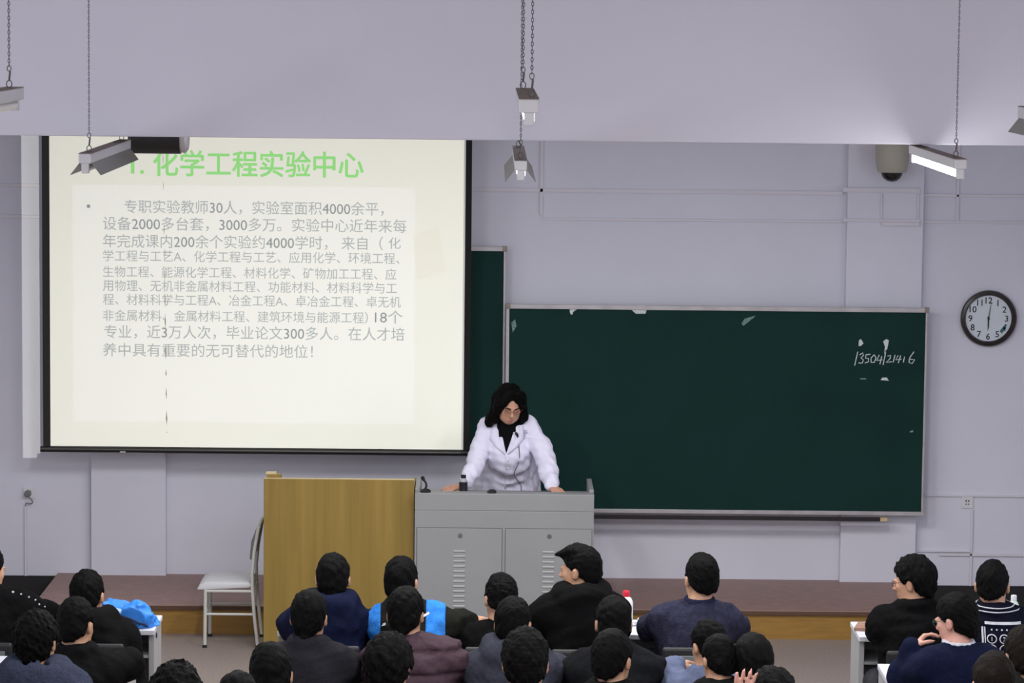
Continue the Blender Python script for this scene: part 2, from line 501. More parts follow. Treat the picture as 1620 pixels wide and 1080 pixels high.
# ------------------------------------------------------------------ chalkboards
DB = 21.12
def board(name, label, Y, xa, xb, za, zb_, fw=.022, cat='chalkboard'):
    t = thing(name, label, cat, ((xa + xb) / 2, Y, za))
    MB().box((xa, Y, za), (xb, Y + .012, zb_)).build('panel', M_board, t)
    f = .03
    MB().box((xa - f * .6, Y - .012, zb_), (xb + f * .6, Y + .016, zb_ + f)).build('frame_rail', M_alu, t, bevel=.002)
    MB().box((xa - f * .6, Y - .012, za - f * .9), (xb + f * .6, Y + .016, za)).build('frame_rail', M_alu, t, bevel=.002)
    MB().box((xa - fw, Y - .010, za), (xa, Y + .014, zb_)).build('frame_stile', M_alu, t, bevel=.002)
    MB().box((xb, Y - .010, za), (xb + fw * .6, Y + .014, zb_)).build('frame_stile', M_alu, t, bevel=.002)
    for sx in (xa - .012, xb + .004):
        MB().box((sx - .012, Y - .016, zb_ - .002), (sx + .018, Y + .016, zb_ + f + .004)).build('corner_cap', M_alud, t, bevel=.003)
    return t
p0, p1 = at(806, 491, DB), at(1457, 807, DB)
zt_, zb_ = at(1130, 491, DB).z, at(1130, 806, DB).z
mb_ = board('chalkboard', 'large dark green chalkboard beside the lecturer with a chalked number at its upper corner', DB, p0.x, p1.x, zb_, zt_)
DB2 = 21.17
q1 = at(797, 400, DB2)
zt2, zb2 = at(780, 397, DB2).z, at(780, 712, DB2).z
b2 = board('sliding_chalkboard', 'narrow strip of a raised green chalkboard half hidden behind the projection screen', DB2, at(600, 400, DB2).x, q1.x, zb2, zt2)
# chalk marks
YC = DB - .0009
def pB(px, py):
    v = at(px, py, DB); return (v.x, v.z)
ck = MB()
def stroke(mb, pts, w, Y=YC):
    P = [Vector((a, b)) for a, b in (pB(*p) for p in pts)]
    hw = w / 2 / FPX * DB
    L, Rr = [], []
    for i, p in enumerate(P):
        t = (P[min(i + 1, len(P) - 1)] - P[max(i - 1, 0)]).normalized(); nn = Vector((-t.y, t.x)) * hw
        L.append(p + nn); Rr.append(p - nn)
    n = len(P)
    mb.add([(v.x, Y, v.y) for v in L] + [(v.x, Y, v.y) for v in Rr], [(i, i + 1, n + i + 1, n + i) for i in range(n - 1)])
SW = 1.5
for pts in (
 [(1357, 556), (1352, 578)],
 [(1360, 561), (1365, 558), (1366, 562), (1362, 566), (1366, 569), (1364, 574), (1358, 574)],
 [(1377, 560), (1370, 561), (1369, 566), (1374, 567), (1374, 572), (1368, 574)],
 [(1383, 561), (1378, 566), (1378, 573), (1383, 573), (1386, 566), (1383, 561)],
 [(1391, 561), (1387, 570), (1396, 569)], [(1395, 563), (1392, 576)],
 [(1402, 553), (1397, 577)],
 [(1404, 563), (1409, 562), (1408, 567), (1402, 573), (1411, 572)],
 [(1416, 561), (1413, 573)],
 [(1421, 562), (1417, 569), (1426, 568)], [(1425, 562), (1421, 574)],
 [(1431, 564), (1429, 573)],
 [(1446, 556), (1439, 566), (1438, 573), (1443, 575), (1447, 569), (1440, 568)]):
    stroke(ck, pts, SW)
ck.build('chalk_number', M_chalk, mb_)
def blot(pts, m, name, Y=YC):
    MB().add([(p[0], Y, p[1]) for p in (pB(*q) for q in pts)], [list(range(len(pts)))]).build(name, m, mb_)
blot([(1359, 538), (1362, 536), (1366, 543), (1362, 547), (1358, 547)], M_chalk, 'chalk_mark')
blot([(1397, 540), (1402, 536), (1406, 538), (1405, 546), (1402, 556), (1399, 560), (1400, 548)], M_chalk, 'chalk_mark')
blot([(1393, 601), (1396, 597), (1403, 597), (1406, 602)], M_chalk, 'chalk_mark')
blot([(1361, 598), (1370, 598), (1371, 600), (1361, 600)], M_chalkf, 'chalk_mark')
blot([(1173, 512), (1178, 504), (1196, 499), (1188, 506), (1176, 515)], M_chalkf, 'chalk_mark')
blot([(901, 489), (913, 489), (907, 493), (905, 498), (902, 496)], M_chalk, 'paper_scrap', YC - .0006)
blot([(999, 490), (1023, 490), (1021, 496), (1006, 496)], M_chalk, 'paper_scrap', YC - .0006)
blot([(809, 510), (815, 505), (817, 516), (811, 526)], M_chalkf, 'chalk_mark')
blot([(1439, 682), (1444, 680), (1445, 683), (1440, 684)], M_chalkf, 'chalk_mark')
# chalk ledge under the board
zl = zb_ - .03
cl = thing('chalk_ledge', 'long dark chalk ledge with a yellow end under the green chalkboard', 'chalk ledge', ((p0.x + p1.x) / 2, DB, zl))
x1_ = at(1392, 815, DB - .04).x
MB().box((p0.x - .3, DB - .055, zl - .03), (x1_, DB - .003, zl - .012)).build('tray', M_skirt, cl, bevel=.003)
MB().box((p0.x - .3, DB - .06, zl - .03), (x1_, DB - .054, zl - .002)).build('lip', M_skirt, cl, bevel=.001)
MB().box((x1_, DB - .058, zl - .03), (x1_ + .05, DB - .003, zl - .008)).build('end_block', M_oakl, cl, bevel=.002)

# ------------------------------------------------------------------ clock
CKc = at(1563, 503, DW)
rc = 45 / FPX * DW
cy = DW - .05
ck = thing('wall_clock', 'round black rimmed wall clock with white face showing about six', 'clock', (CKc.x, DW, CKc.z))
MB().lathe((CKc.x, DW, CKc.z), [(rc * .9, 0), (rc * .98, -.012), (rc, -.03), (rc * .96, -.046), (rc * .88, -.05), (rc * .82, -.036), (rc * .81, -.024)], 56, 'y', caps=False).build('rim', M_rim, ck, smooth=True)
MB().lathe((CKc.x, DW - .022, CKc.z), [(0, 0), (rc * .84, 0), (rc * .84, .004), (0, .004)], 48, 'y').build('dial', M_face, ck)
for k in range(1, 13):
    nb = MB()
    an = math.pi / 2 - k * math.pi / 6
    h = rc * .31; w = h * (.62 if k < 10 else .8) * (.5 if k == 1 else 1)
    cx, cz = CKc.x + math.cos(an) * rc * .64, CKc.z + math.sin(an) * rc * .64
    text_mesh(str(k), 0, 0, cz, h, DW - .0235, nb, bold=.012, centre=cx)
    nb.build('numeral', M_num, ck)
def hand(an, L, w, name, yy):
    d = Vector((math.sin(an), 0, math.cos(an))); n = Vector((d.z, 0, -d.x))
    c = Vector((CKc.x, yy, CKc.z))
    MB().prism([c - d * L * .18 + n * w, c + d * L + n * w * .3, c + d * L - n * w * .3, c - d * L * .18 - n * w], (0, -.0012, 0)).build(name, M_num, ck)
hand(R(182), rc * .42, rc * .028, 'hour_hand', DW - .026)
hand(R(8), rc * .58, rc * .018, 'minute_hand', DW - .028)
hand(R(178), rc * .34, rc * .008, 'second_hand', DW - .030)
MB().lathe((CKc.x, DW - .024, CKc.z), [(.008, 0), (.008, -.009), (0, -.009)], 14, 'y').build('hub', M_num, ck)
tl = MB()
for a_, b_, r0, r1 in ((R(118), R(138), .60, .72), (R(108), R(124), .62, .70)):
    tl.add([(CKc.x + math.sin(t) * rc * q, DW - .0238, CKc.z + math.cos(t) * rc * q) for t, q in ((a_, r0), (b_, r0), (b_, r1), (a_, r1))], [(0, 1, 2, 3)])
tl.build('teal_mark', M_teal, ck)

# ------------------------------------------------------------------ security camera on the pilaster
sc0 = at(1411, 272, 21.05)
sp = thing('security_camera', 'beige dome security camera hanging high on the wall beside the lit lamp', 'security camera', (sc0.x, 21.05, sc0.z))
MB().lathe((sc0.x, 21.05, sc0.z), [(.06, -.005), (.094, 0), (.099, .008), (.109, .06), (.113, .16), (.108, .19), (.05, .2), (0, .2)], 32).build('housing', M_beige, sp, smooth=True)
MB().lathe((sc0.x, 21.05, sc0.z - .004), [(.072, .004), (.070, -.012), (.058, -.036), (.035, -.055), (0, -.063)], 28).build('dome', M_dome, sp, smooth=True)
MB().box((sc0.x - .04, 21.05, sc0.z + .16), (sc0.x + .04, DW - .07, sc0.z + .22)).build('wall_arm', M_beige, sp, bevel=.008)

# ------------------------------------------------------------------ sockets
def socket(px, py, label, plug):
    c = at(px, py, DW); w = .041
    t = thing('wall_socket', label, 'socket', (c.x, DW, c.z))
    MB().box((c.x - w, DW - .012, c.z - w), (c.x + w, DW, c.z + w)).build('plate', M_white, t, bevel=.004)
    hb = MB()
    for dx in (-.009, .009): hb.box((c.x + dx - .004, DW - .0135, c.z + .004), (c.x + dx + .004, DW - .0118, c.z + .016))
    for dx in (-.009, .009): hb.box((c.x + dx - .003, DW - .0132, c.z - .018), (c.x + dx + .003, DW - .0118, c.z - .008))
    hb.build('slot', M_num, t)
    if plug:
        pg = MB().lathe((c.x - .006, DW - .012, c.z - .004), [(.024, 0), (.022, -.03), (.012, -.045), (0, -.045)], 16, 'y')
        p = thing('plug', 'grey plug pushed into the socket low on the wall beside the screen', 'plug', (c.x, DW - .02, c.z - .01))
        pg.build('plug_body', M_seatg, p, smooth=True)
        cp = [Vector((c.x - .006, DW - .05, c.z - .012))]
        for k in range(1, 13):
            a_ = k / 12
            cp.append(Vector((c.x - .006 + .035 * math.sin(a_ * math.pi * 1.1), DW - .05 + .02 * a_, c.z - .012 - .06 * math.sin(a_ * math.pi * .62))))
        cp.append(Vector((c.x - .022, DW - .022, c.z - .085)))
        MB().tube(cp, .004, 6).build('flex', M_wire, p, smooth=True)
socket(1530, 794, 'white wall socket at the trunking below and beside the clock', False)
socket(46, 779, 'wall socket with a grey plug in it below the light strip', True)

# ------------------------------------------------------------------ fluorescent battens hanging over the seats
def chain(mb, x, y, z0, z1, L=.017, r=.0016, w=.0042):
    z = z0; k = 0
    while z < z1:
        pts = []
        for j in range(8):
            an = 2 * math.pi * j / 8
            a, b = math.cos(an) * w, math.sin(an) * L * .62
            pts.append(Vector((x + (a if k % 2 else 0), y + (0 if k % 2 else a), z + b)))
        mb.tube(pts, r, 4, True); z += L; k += 1
def lamp(label, x, y0, z, wings, lit, w=.046, h=.036, chain_w=.0030, L=1.2, cx=(0, 0)):
    """batten along y from y0; z is the top of its box"""
    t = thing('hanging_lamp', label, 'lamp', (x, y0 + L / 2, z), 0, 'fluorescent battens on chains')
    b = MB().box((x - w / 2, y0, z - h), (x + w / 2, y0 + L, z)); b.build('batten_box', M_lampw, t, bevel=.003)
    MB().box((x - w / 2 - .001, y0 + .001, z), (x + w / 2 + .001, y0 + L - .001, z + .0015)).build('top_sheet', M_lampd, t)  # thin sheet, darker and browner than the box below it
    zt = z - h - .018
    for yy, s in ((y0 + .004, 1), (y0 + L - .004, -1)):
        MB().box((x - .013, min(yy, yy + s * .026), zt - .016), (x + .013, max(yy, yy + s * .026), z - h + .002)).build('tube_holder', M_lampw, t, bevel=.003)
    MB().tube([(x, y0 + .03, zt), (x, y0 + L - .03, zt)], .0125, 14).build('tube', M_tubeon if lit else M_tubeoff, t, smooth=True)
    MB().tube([(x + .012, y0 + .3, z - h), (x + .012, y0 + .3, z - h - .034)], .009, 10).build('reflection_stub', M_white, t, smooth=True)  # white stub added to stand for a bright reflection under the box
    if wings:
        for s in (-1, 1):
            a = Vector((x + s * w * .42, y0 + .02, z - h * .9)); d = Vector((s * .034, 0, -.044)); n = Vector((s * .0012, 0, .0009))
            MB().prism([a, a + d, a + d + n, a + n], (0, L - .04, 0)).build('reflector_wing', M_wing, t)
    xl = x
    for yy, dx in zip((y0 + .12, y0 + L - .12), cx):
        x = xl + dx; cm = MB()
        cm.tube([(x + .008 * math.cos(k * math.pi / 5), yy, z + .012 + .011 * math.sin(k * math.pi / 5)) for k in range(10)], .0017, 5, True)
        cm.tube([(x, yy, z + .022), (x + .003, yy, z + .05)], .003, 6)
        cm.tube([(x + .006 * math.cos(k * math.pi / 5), yy, z + .058 + .008 * math.sin(k * math.pi / 5)) for k in range(10)], .0015, 5, True)
        chain(cm, x, yy, z + .07, ZC, r=.0011 if chain_w > .0025 else .0009, w=chain_w, L=.0105)
        cm.build('chain', M_chain, t)
    x = xl
    if lit:
        l = bpy.data.lights.new('tube_light', 'AREA'); l.shape = 'RECTANGLE'; l.size, l.size_y = .03, L - .06
        l.energy = 26 * lit; l.color = LAMP_COL
        o = bpy.data.objects.new('tube_light', l); o.location = (x, y0 + L / 2, zt - .022); COL.objects.link(o)
    return t
zA = at(840, 157, 8.3).z
xA = at(837, 165, 8.3).x
lamp('lit batten lamp on chains nearest the top middle of the beam', xA, 8.3, zA, False, 1, .052, .036, cx=(.008, -.006))
lamp('unlit batten lamp cut off by the frame edge high above the screen', at(38, 150, 9.5).x - .026, 8.3, at(38, 138, 9.5).z, False, 0, .052, .036)
lamp('batten lamp cut off by the frame edge high above the clock', at(1608, 170, 9.5).x + .03, 8.3, at(1612, 168, 9.5).z, True, 1, .052, .036)
lamp('unlit batten lamp with splayed reflectors in front of the projection screen', at(134, 250, 10.8).x, 10.8, at(130, 243, 10.8).z, True, 0, .042, .034, .0024)
lamp('lit winged batten lamp hanging just below the middle of the beam', at(824, 258, 10.8).x, 10.8, at(824, 254, 10.8).z, True, 1, .042, .034, .0028)
lamp('brightly lit batten lamp hanging beside the dome security camera', at(1520, 262, 10.8).x, 10.8, at(1520, 252, 10.8).z, False, 1.3, .042, .034, .0024)

# ------------------------------------------------------------------ lectern, wooden cabinet, chair
DP = 19.5
px0, px1 = at(656, 800, DP).x, at(940, 800, DP).x
zp = at(800, 781, DP).z
pod = thing('lectern', 'grey painted steel lectern with two louvred doors in front of the lecturer', 'lectern', ((px0 + px1) / 2, DP + .3, 0))
dpB = 20.08
MB().box((px0, DP, .0), (px1, dpB, .93)).build('body', M_steel, pod, bevel=.004)
MB().box((px0, DP - .002, .93), (px1, DP + .1, zp)).build('front_rim', M_steel, pod, bevel=.004)
MB().box((px0, DP + .1, .93), (px0 + .03, dpB, zp + .016)).build('side_rim', M_steel, pod, bevel=.004)
MB().box((px1 - .03, DP + .1, .93), (px1, dpB, zp + .016)).build('side_rim', M_steel, pod, bevel=.004)
MB().box((px0 + .03, DP + .1, .93), (px1 - .03, dpB, .972)).build('desktop', M_steel, pod)
for xa, xb in ((660, 794), (800, 936)):
    a = at(xa, 836, DP).x; b = at(xb, 836, DP).x; ztop = at(800, 836, DP).z; zbot = .10
    gp = MB()
    g_ = .004
    gp.box((a - g_, DP - .0015, ztop), (b + g_, DP + .001, ztop + g_)); gp.box((a - g_, DP - .0015, zbot), (a, DP + .001, ztop)); gp.box((b, DP - .0015, zbot), (b + g_, DP + .001, ztop))
    gp.box((a - g_, DP - .0015, zbot - g_), (b + g_, DP + .001, zbot))
    d = MB().box((a, DP - .008, zbot), (b, DP + .002, ztop)).build('door', M_steel, pod, bevel=.0015)
    gp.build('door_gap', M_steeld, pod)
    xm_ = (a + b) / 2 + .0
    MB().lathe((xm_ + .005, DP - .008, ztop - .045), [(.0, -.006), (.012, -.006), (.014, 0)], 16, 'y').build('lock', M_steeld, d, smooth=True)
    for k in range(15):
        zz = at(800, 871 + k * 7.9, DP).z
        lv = MB()
        xw0, xw1 = xm_ - .036, xm_ + .036
        lv.prism([(xw0, DP - .008, zz - .013), (xw0, DP - .014, zz - .006), (xw0, DP - .008, zz + .003)], (xw1 - xw0, 0, 0))
        lv.build('louvre', M_slot, d)
# things on the lectern
mc = at(673, 777, DP + .05)
mic = thing('gooseneck_microphone', 'short black gooseneck microphone on the corner of the steel lectern', 'microphone', (mc.x, DP + .05, zp))
MB().lathe((mc.x, DP + .05, zp), [(.034, 0), (.034, .008), (.024, .018), (.01, .022), (0, .022)], 24).build('base', M_dark, mic, smooth=True)
gk = [(mc.x - .004, DP + .05, zp + .015), (mc.x + .006, DP + .05, zp + .035), (mc.x + .004, DP + .05, zp + .055), (mc.x - .012, DP + .05, zp + .078)]
MB().tube(gk, .007, 10).build('neck', M_dark, mic, smooth=True)
MB().tube([(mc.x - .009, DP + .05, zp + .07), (mc.x - .012, DP + .05, zp + .078), (mc.x - .02, DP + .05, zp + .092), (mc.x - .023, DP + .05, zp + .098)], [.006, .011, .012, .006], 14).build('capsule', M_dark, mic, smooth=True)
bc = at(733, 778, 19.86)
bt = thing('drink_bottle', 'small bottle of dark drink standing on the lectern beside the lecturer', 'bottle', (bc.x, 19.86, .973))
ztop = at(733, 751, 19.86).z; H_ = ztop - .972
MB().lathe((bc.x, 19.86, .973), [(0, 0), (.024, 0), (.027, .006), (.027, H_ * .66), (.0, H_ * .66)], 24).build('contents', M_tea, bt, smooth=True)
MB().lathe((bc.x, 19.86, .973), [(.027, H_ * .66), (.026, H_ * .72), (.014, H_ * .84), (.012, H_ * .88)], 24).build('shoulder', M_clear, bt, smooth=True)
MB().lathe((bc.x, 19.86, .973), [(.015, H_ * .84), (.016, H_ * .86), (.016, H_), (0, H_)], 20).build('cap', M_dark, bt, smooth=True)
pk = at(778, 779, DP + .05)
ms = MB().lathe((pk.x, DP + .05, zp), [(.030, 0), (.029, .008), (.02, .018), (0, .022)], 24, sy=1.4)
o = ms.build('computer_mouse', M_dark, None, smooth=True); prop(o, 'small black rounded device on the lectern rim before the white coat', 'mouse')

DC = 19.6
cx0, cx1 = at(417, 900, DC).x, px0 - .006
zc_ = at(530, 757, DC).z
cb = thing('wooden_cabinet', 'tall light oak panelled cabinet standing beside the steel lectern', 'cabinet', ((cx0 + cx1) / 2, DC + .25, 0))
MB().box((cx0, DC, .0), (cx1, DC + .022, zc_ - .004)).build('front_panel', M_oak, cb, bevel=.002)
MB().box((cx0, DC - .001, zc_ - .004), (cx1, DC + .024, zc_)).build('edge_band', M_oakl, cb)
MB().box((cx0, DC + .022, 0), (cx0 + .02, DC + .5, zc_ - .06)).build('side_panel', M_oak, cb, bevel=.002)
MB().box((cx1 - .02, DC + .022, 0), (cx1, DC + .5, zc_ - .06)).build('side_panel', M_oak, cb, bevel=.002)
MB().box((cx0 + .02, DC + .022, zc_ - .14), (cx1 - .02, DC + .5, zc_ - .12)).build('shelf', M_oak, cb)
bx0, bx1 = at(423, 750, DC + .05).x, at(445, 750, DC + .05).x
MB().box((bx0, DC + .024, zc_ - .1), (bx1, DC + .09, at(430, 750, DC + .03).z)).build('corner_post', M_oak, cb, bevel=.003)
MB().box((bx0 - .01, DC + .03, at(430, 750, DC + .03).z), (bx1 - .03, DC + .1, at(430, 747.5, DC + .03).z)).build('post_cap', M_oakl, cb, bevel=.002)

ch = thing('chair', 'pale grey metal framed chair standing sideways against the oak cabinet', 'chair', (-1.66, 19.92, 0))
yn, yf = 19.74, 20.10
def chair():
    xf, xb = at(325, 1000, yn).x, at(399, 960, yn).x
    zs_ = .395
    # seat with a bevelled nose
    prof = [(xf - .055, zs_ - .02), (xf - .03, zs_ + .012), (xf + .01, zs_ + .026), (xb - .02, zs_ + .026), (xb - .005, zs_ + .006), (xb - .02, zs_ - .008), (xf - .04, zs_ - .024)]
    MB().prism([(x, yn - .01, z) for x, z in prof], (0, yf - yn + .02, 0)).build('seat', M_pad, ch, bevel=.006, smooth=True)
    r = .0115
    for yy in (yn, yf):
        MB().tube([(xf, yy, zs_ - .02), (xf - .004, yy, .012)], r, 10).build('leg', M_pvc, ch, smooth=True)
        xtop = at(405, 833, yn).x
        pts = [(xb + .035, yy, .012), (xb + .012, yy, .22), (xb, yy, zs_ - .01), (xb - .002, yy, zs_ + .08), (xb + .012, yy, .62), (xb + .04, yy, .775)]
        MB().tube(pts, r, 10).build('leg', M_pvc, ch, smooth=True)
        MB().tube([(xf - .002, yy, zs_ - .032), (xb, yy, zs_ - .032)], r * .8, 8).build('seat_rail', M_pvc, ch, smooth=True)
        MB().tube([(xf, yy, .215), (xb + .012, yy, .215)], r * .7, 8).build('stretcher', M_pvc, ch, smooth=True)
        for xx in (xf - .004, xb + .035):
            MB().lathe((xx, yy, 0), [(.0, 0), (.015, 0), (.014, .018), (0, .018)], 12).build('foot_cap', M_dark, ch, smooth=True)
    for xx, zz in ((xf, zs_ - .032), (xb, zs_ - .032), (xf, .215)):
        MB().tube([(xx, yn, zz), (xx, yf, zz)], r * .7, 8).build('cross_bar', M_pvc, ch, smooth=True)
    bp = [(xb - .018, .57), (xb - .008, .56), (xb + .012, .62), (xb + .034, .755), (xb + .022, .76), (xb - .008, .68)]
    MB().prism([(x, yn + .01, z) for x, z in bp], (0, yf - yn - .02, 0)).build('backrest', M_padd, ch, bevel=.004, smooth=True)
    MB().tube([(xb + .04, yn, .775), (xb + .042, (yn + yf) / 2, .785), (xb + .04, yf, .775)], r, 10).build('top_rail', M_pvc, ch, smooth=True)
chair()

# ------------------------------------------------------------------ students' desks
def desk(label, xa, xb, yfar, z=.75, dep=.42):
    t = thing('lecture_desk', label, 'desk', ((xa + xb) / 2, yfar - dep / 2, floor_z(yfar)), 0, 'rows of student desks')
    yn_ = yfar - dep
    MB().box((xa, yn_, z - .028), (xb, yfar, z)).build('desktop', M_desk, t, bevel=.004)
    MB().box((xa + .02, yfar - .04, .12), (xb - .02, yfar - .022, z - .028)).build('modesty_panel', M_desks, t)
    MB().box((xa + .03, yn_ + .05, z - .16), (xb - .03, yfar - .045, z - .145)).build('book_shelf', M_desks, t)
    n_ = max(2, round((xb - xa) / 1.2) + 1)
    for k in range(n_):
        x = xa + .004 + (xb - xa - .038) * k / (n_ - 1)
        MB().box((x, yn_ + .04, 0), (x + .03, yfar - .02, z - .028)).build('end_panel', M_desks, t, bevel=.003)
    return t
D1, D2 = 16.92, 15.80
xlb = at(257, 980, D1).x
desk('front row desk under the blue bag in front of the platform', -4.3, xlb, D1)
desk('front row desk facing the oak cabinet and the steel lectern', at(447, 985, D1).x, at(1150, 985, D1).x, D1)
xrb = at(1345, 985, D1).x
desk('front row desk where the man in glasses sits below the clock', xrb, 4.3, D1)
desk('second row desk below the blue bag behind the student in black', -4.3, at(217, 1046, D2).x, D2)
desk('second row desk behind the student in the blue grey sweater', at(447, 985, D1).x, at(1150, 985, D1).x, D2)
desk('second row desk in front of the student with hand at chin', at(1388, 1052, D2).x, 4.3, D2)

def seat(label, x, y):
    t = thing('tip_up_chair', label, 'chair', (x, y, floor_z(y)), 0, 'fixed tip-up chairs')
    z = floor_z(y)
    MB().box((x - .185, y - .19, z + .40), (x + .185, y + .2, z + .435)).build('seat_pan', M_seat, t, bevel=.012)
    MB().box((x - .185, y - .235, z + .50), (x + .185, y - .20, z + .79)).build('backrest', M_seat, t, bevel=.014)
    MB().box((x - .15, y - .242, z + .54), (x + .15, y - .234, z + .75)).build('back_panel', M_seatg, t, bevel=.003)
    for s in (-1, 1):
        MB().tube([(x + s * .17, y - .215, z + .6), (x + s * .17, y - .19, z + .40), (x + s * .17, y, z + .39), (x + s * .17, y, z + .01)], .016, 8).build('leg', M_dark, t, smooth=True)
    return t

# ------------------------------------------------------------------ bodies: rounded volumes blended into one surface
class Field:
    def __init__(s, lo, hi, h):
        s.lo = np.array(lo, float); s.h = h
        s.n = tuple(int(math.ceil((b - a) / h)) + 1 for a, b in zip(lo, hi))
        s.d = np.full(s.n, .15, np.float32)
        s.ax = [np.float32(s.lo[i] + h * np.arange(s.n[i])) for i in range(3)]
    def _win(s, lo, hi):
        sl = []
        for i in range(3):
            a = max(0, int(math.floor((lo[i] - s.lo[i]) / s.h))); b = min(s.n[i], int(math.ceil((hi[i] - s.lo[i]) / s.h)) + 1)
            if b <= a: return None
            sl.append(slice(a, b))
        return tuple(sl)
    def _put(s, lo, hi, fn, k, mode):
        m = k + 2.5 * s.h
        w = s._win([v - m for v in lo], [v + m for v in hi])
        if w is None: return
        X = s.ax[0][w[0]][:, None, None]; Y = s.ax[1][w[1]][None, :, None]; Z = s.ax[2][w[2]][None, None, :]
        b = fn(X, Y, Z); a = s.d[w]
        if mode == 'add':
            if k > 0:
                hh = np.clip(.5 + .5 * (a - b) / k, 0, 1); r = a + (b - a) * hh - k * hh * (1 - hh)
            else: r = np.minimum(a, b)
        elif mode == 'cut':
            b = -b
            if k > 0:
                hh = np.clip(.5 - .5 * (a - b) / k, 0, 1); r = a + (b - a) * hh + k * hh * (1 - hh)
            else: r = np.maximum(a, b)
        s.d[w] = r
    def cone(s, a, b, ra, rb, k=.02, mode='add'):
        a = np.array(a, float); b = np.array(b, float); ba = b - a; L = float(ba @ ba) + 1e-9
        r = max(ra, rb)
        def fn(X, Y, Z):
            px, py, pz = X - a[0], Y - a[1], Z - a[2]
            t = np.clip((px * ba[0] + py * ba[1] + pz * ba[2]) / L, 0, 1)
            return np.sqrt((px - t * ba[0]) ** 2 + (py - t * ba[1]) ** 2 + (pz - t * ba[2]) ** 2) - (ra + (rb - ra) * t)
        s._put(np.minimum(a, b) - r, np.maximum(a, b) + r, fn, k, mode)
    def chain(s, pts, rs, k=.015, mode='add'):
        for i in range(len(pts) - 1): s.cone(pts[i], pts[i + 1], rs[i], rs[i + 1], k, mode)
    def ell(s, c, r, k=.02, mode='add', rot=None):
        c = np.array(c, float); r = np.array(r, float)
        e = np.full(3, r.max()) if rot is not None else r
        def fn(X, Y, Z):
            p = [X - c[0], Y - c[1], Z - c[2]]
            if rot is not None: p = [rot[0][i] * p[0] + rot[1][i] * p[1] + rot[2][i] * p[2] for i in range(3)]
            k0 = np.sqrt((p[0] / r[0]) ** 2 + (p[1] / r[1]) ** 2 + (p[2] / r[2]) ** 2) + 1e-6
            k1 = np.sqrt((p[0] / r[0] ** 2) ** 2 + (p[1] / r[1] ** 2) ** 2 + (p[2] / r[2] ** 2) ** 2) + 1e-6
            return k0 * (k0 - 1) / k1
        s._put(c - e, c + e, fn, k, mode)
    def half(s, p, nrm, k=.01):
        """keep the side of the plane through p away from nrm"""
        p = np.array(p, float); n = np.array(nrm, float); n /= np.linalg.norm(n)
        X = s.ax[0][:, None, None]; Y = s.ax[1][None, :, None]; Z = s.ax[2][None, None, :]
        b = (X - p[0]) * n[0] + (Y - p[1]) * n[1] + (Z - p[2]) * n[2]
        a = s.d; hh = np.clip(.5 - .5 * (a - b) / k, 0, 1)
        s.d = (a + (b - a) * hh + k * hh * (1 - hh)).astype(np.float32)
    def disp(s, fn):
        X = s.ax[0][:, None, None]; Y = s.ax[1][None, :, None]; Z = s.ax[2][None, None, :]
        s.d = (s.d + fn(X, Y, Z)).astype(np.float32)
    def wrinkle(s, amp, f, seed, sc=(1, 1, 1)):
        rg = np.random.RandomState(seed)
        ks = rg.normal(size=(7, 3)) * f * np.array(sc); ph = rg.uniform(0, 6.28, 7)
        s.disp(lambda X, Y, Z: sum(np.sin(X * k[0] + Y * k[1] + Z * k[2] + p) for k, p in zip(ks, ph)) * (amp / 2.6))
    def mesh(s, name):
        d = s.d.copy(); d[0] = d[-1] = .1; d[:, 0] = d[:, -1] = .1; d[:, :, 0] = d[:, :, -1] = .1
        ins = d < 0
        nx, ny, nz = d.shape
        cnt = np.zeros((nx - 1, ny - 1, nz - 1), np.int8)
        for i in (0, 1):
            for j in (0, 1):
                for k in (0, 1): cnt += ins[i:nx - 1 + i, j:ny - 1 + j, k:nz - 1 + k]
        act = (cnt > 0) & (cnt < 8)
        I, J, K = np.nonzero(act); N = len(I)
        idx = np.full(act.shape, -1, np.int32); idx[I, J, K] = np.arange(N)
        acc = np.zeros((N, 3)); num = np.zeros(N)
        corners = [(a, b, c) for a in (0, 1) for b in (0, 1) for c in (0, 1)]
        for p in corners:
            for ax in range(3):
                if p[ax]: continue
                q = list(p); q[ax] = 1
                va = d[I + p[0], J + p[1], K + p[2]]; vb = d[I + q[0], J + q[1], K + q[2]]
                m = (va < 0) != (vb < 0)
                t = np.where(m, va / np.where(m, va - vb, 1), 0)
                pos = np.array(p, float)[None, :].repeat(N, 0); pos[:, ax] = t
                acc[m] += pos[m]; num[m] += 1
        V = s.lo + s.h * (np.stack([I, J, K], 1) + acc / num[:, None])
        F = []
        for ax, (u, v) in ((0, (1, 2)), (1, (2, 0)), (2, (0, 1))):
            lo = [slice(None)] * 3; hi = [slice(None)] * 3; lo[ax] = slice(0, -1); hi[ax] = slice(1, None)
            a, b = ins[tuple(lo)], ins[tuple(hi)]
            E = np.argwhere(a != b)
            E = E[(E[:, u] > 0) & (E[:, v] > 0)]
            flip = ~a[E[:, 0], E[:, 1], E[:, 2]]
            du = np.zeros(3, int); du[u] = 1; dv = np.zeros(3, int); dv[v] = 1
            g = lambda o: idx[tuple((E - o).T)]
            q = np.stack([g(du * 0), g(du), g(du + dv), g(dv)], 1)
            q[flip] = q[flip][:, ::-1]
            F.append(q[(q >= 0).all(1)])
        F = np.concatenate(F)
        me = bpy.data.meshes.new(name)
        me.vertices.add(N); me.vertices.foreach_set('co', V.astype(np.float32).ravel())
        me.loops.add(F.size); me.loops.foreach_set('vertex_index', F.astype(np.int32).ravel())
        me.polygons.add(len(F)); me.polygons.foreach_set('loop_start', np.arange(0, F.size, 4, dtype=np.int32))
        me.polygons.foreach_set('use_smooth', np.ones(len(F), bool))
        me.update(calc_edges=True); me.validate()
        return me

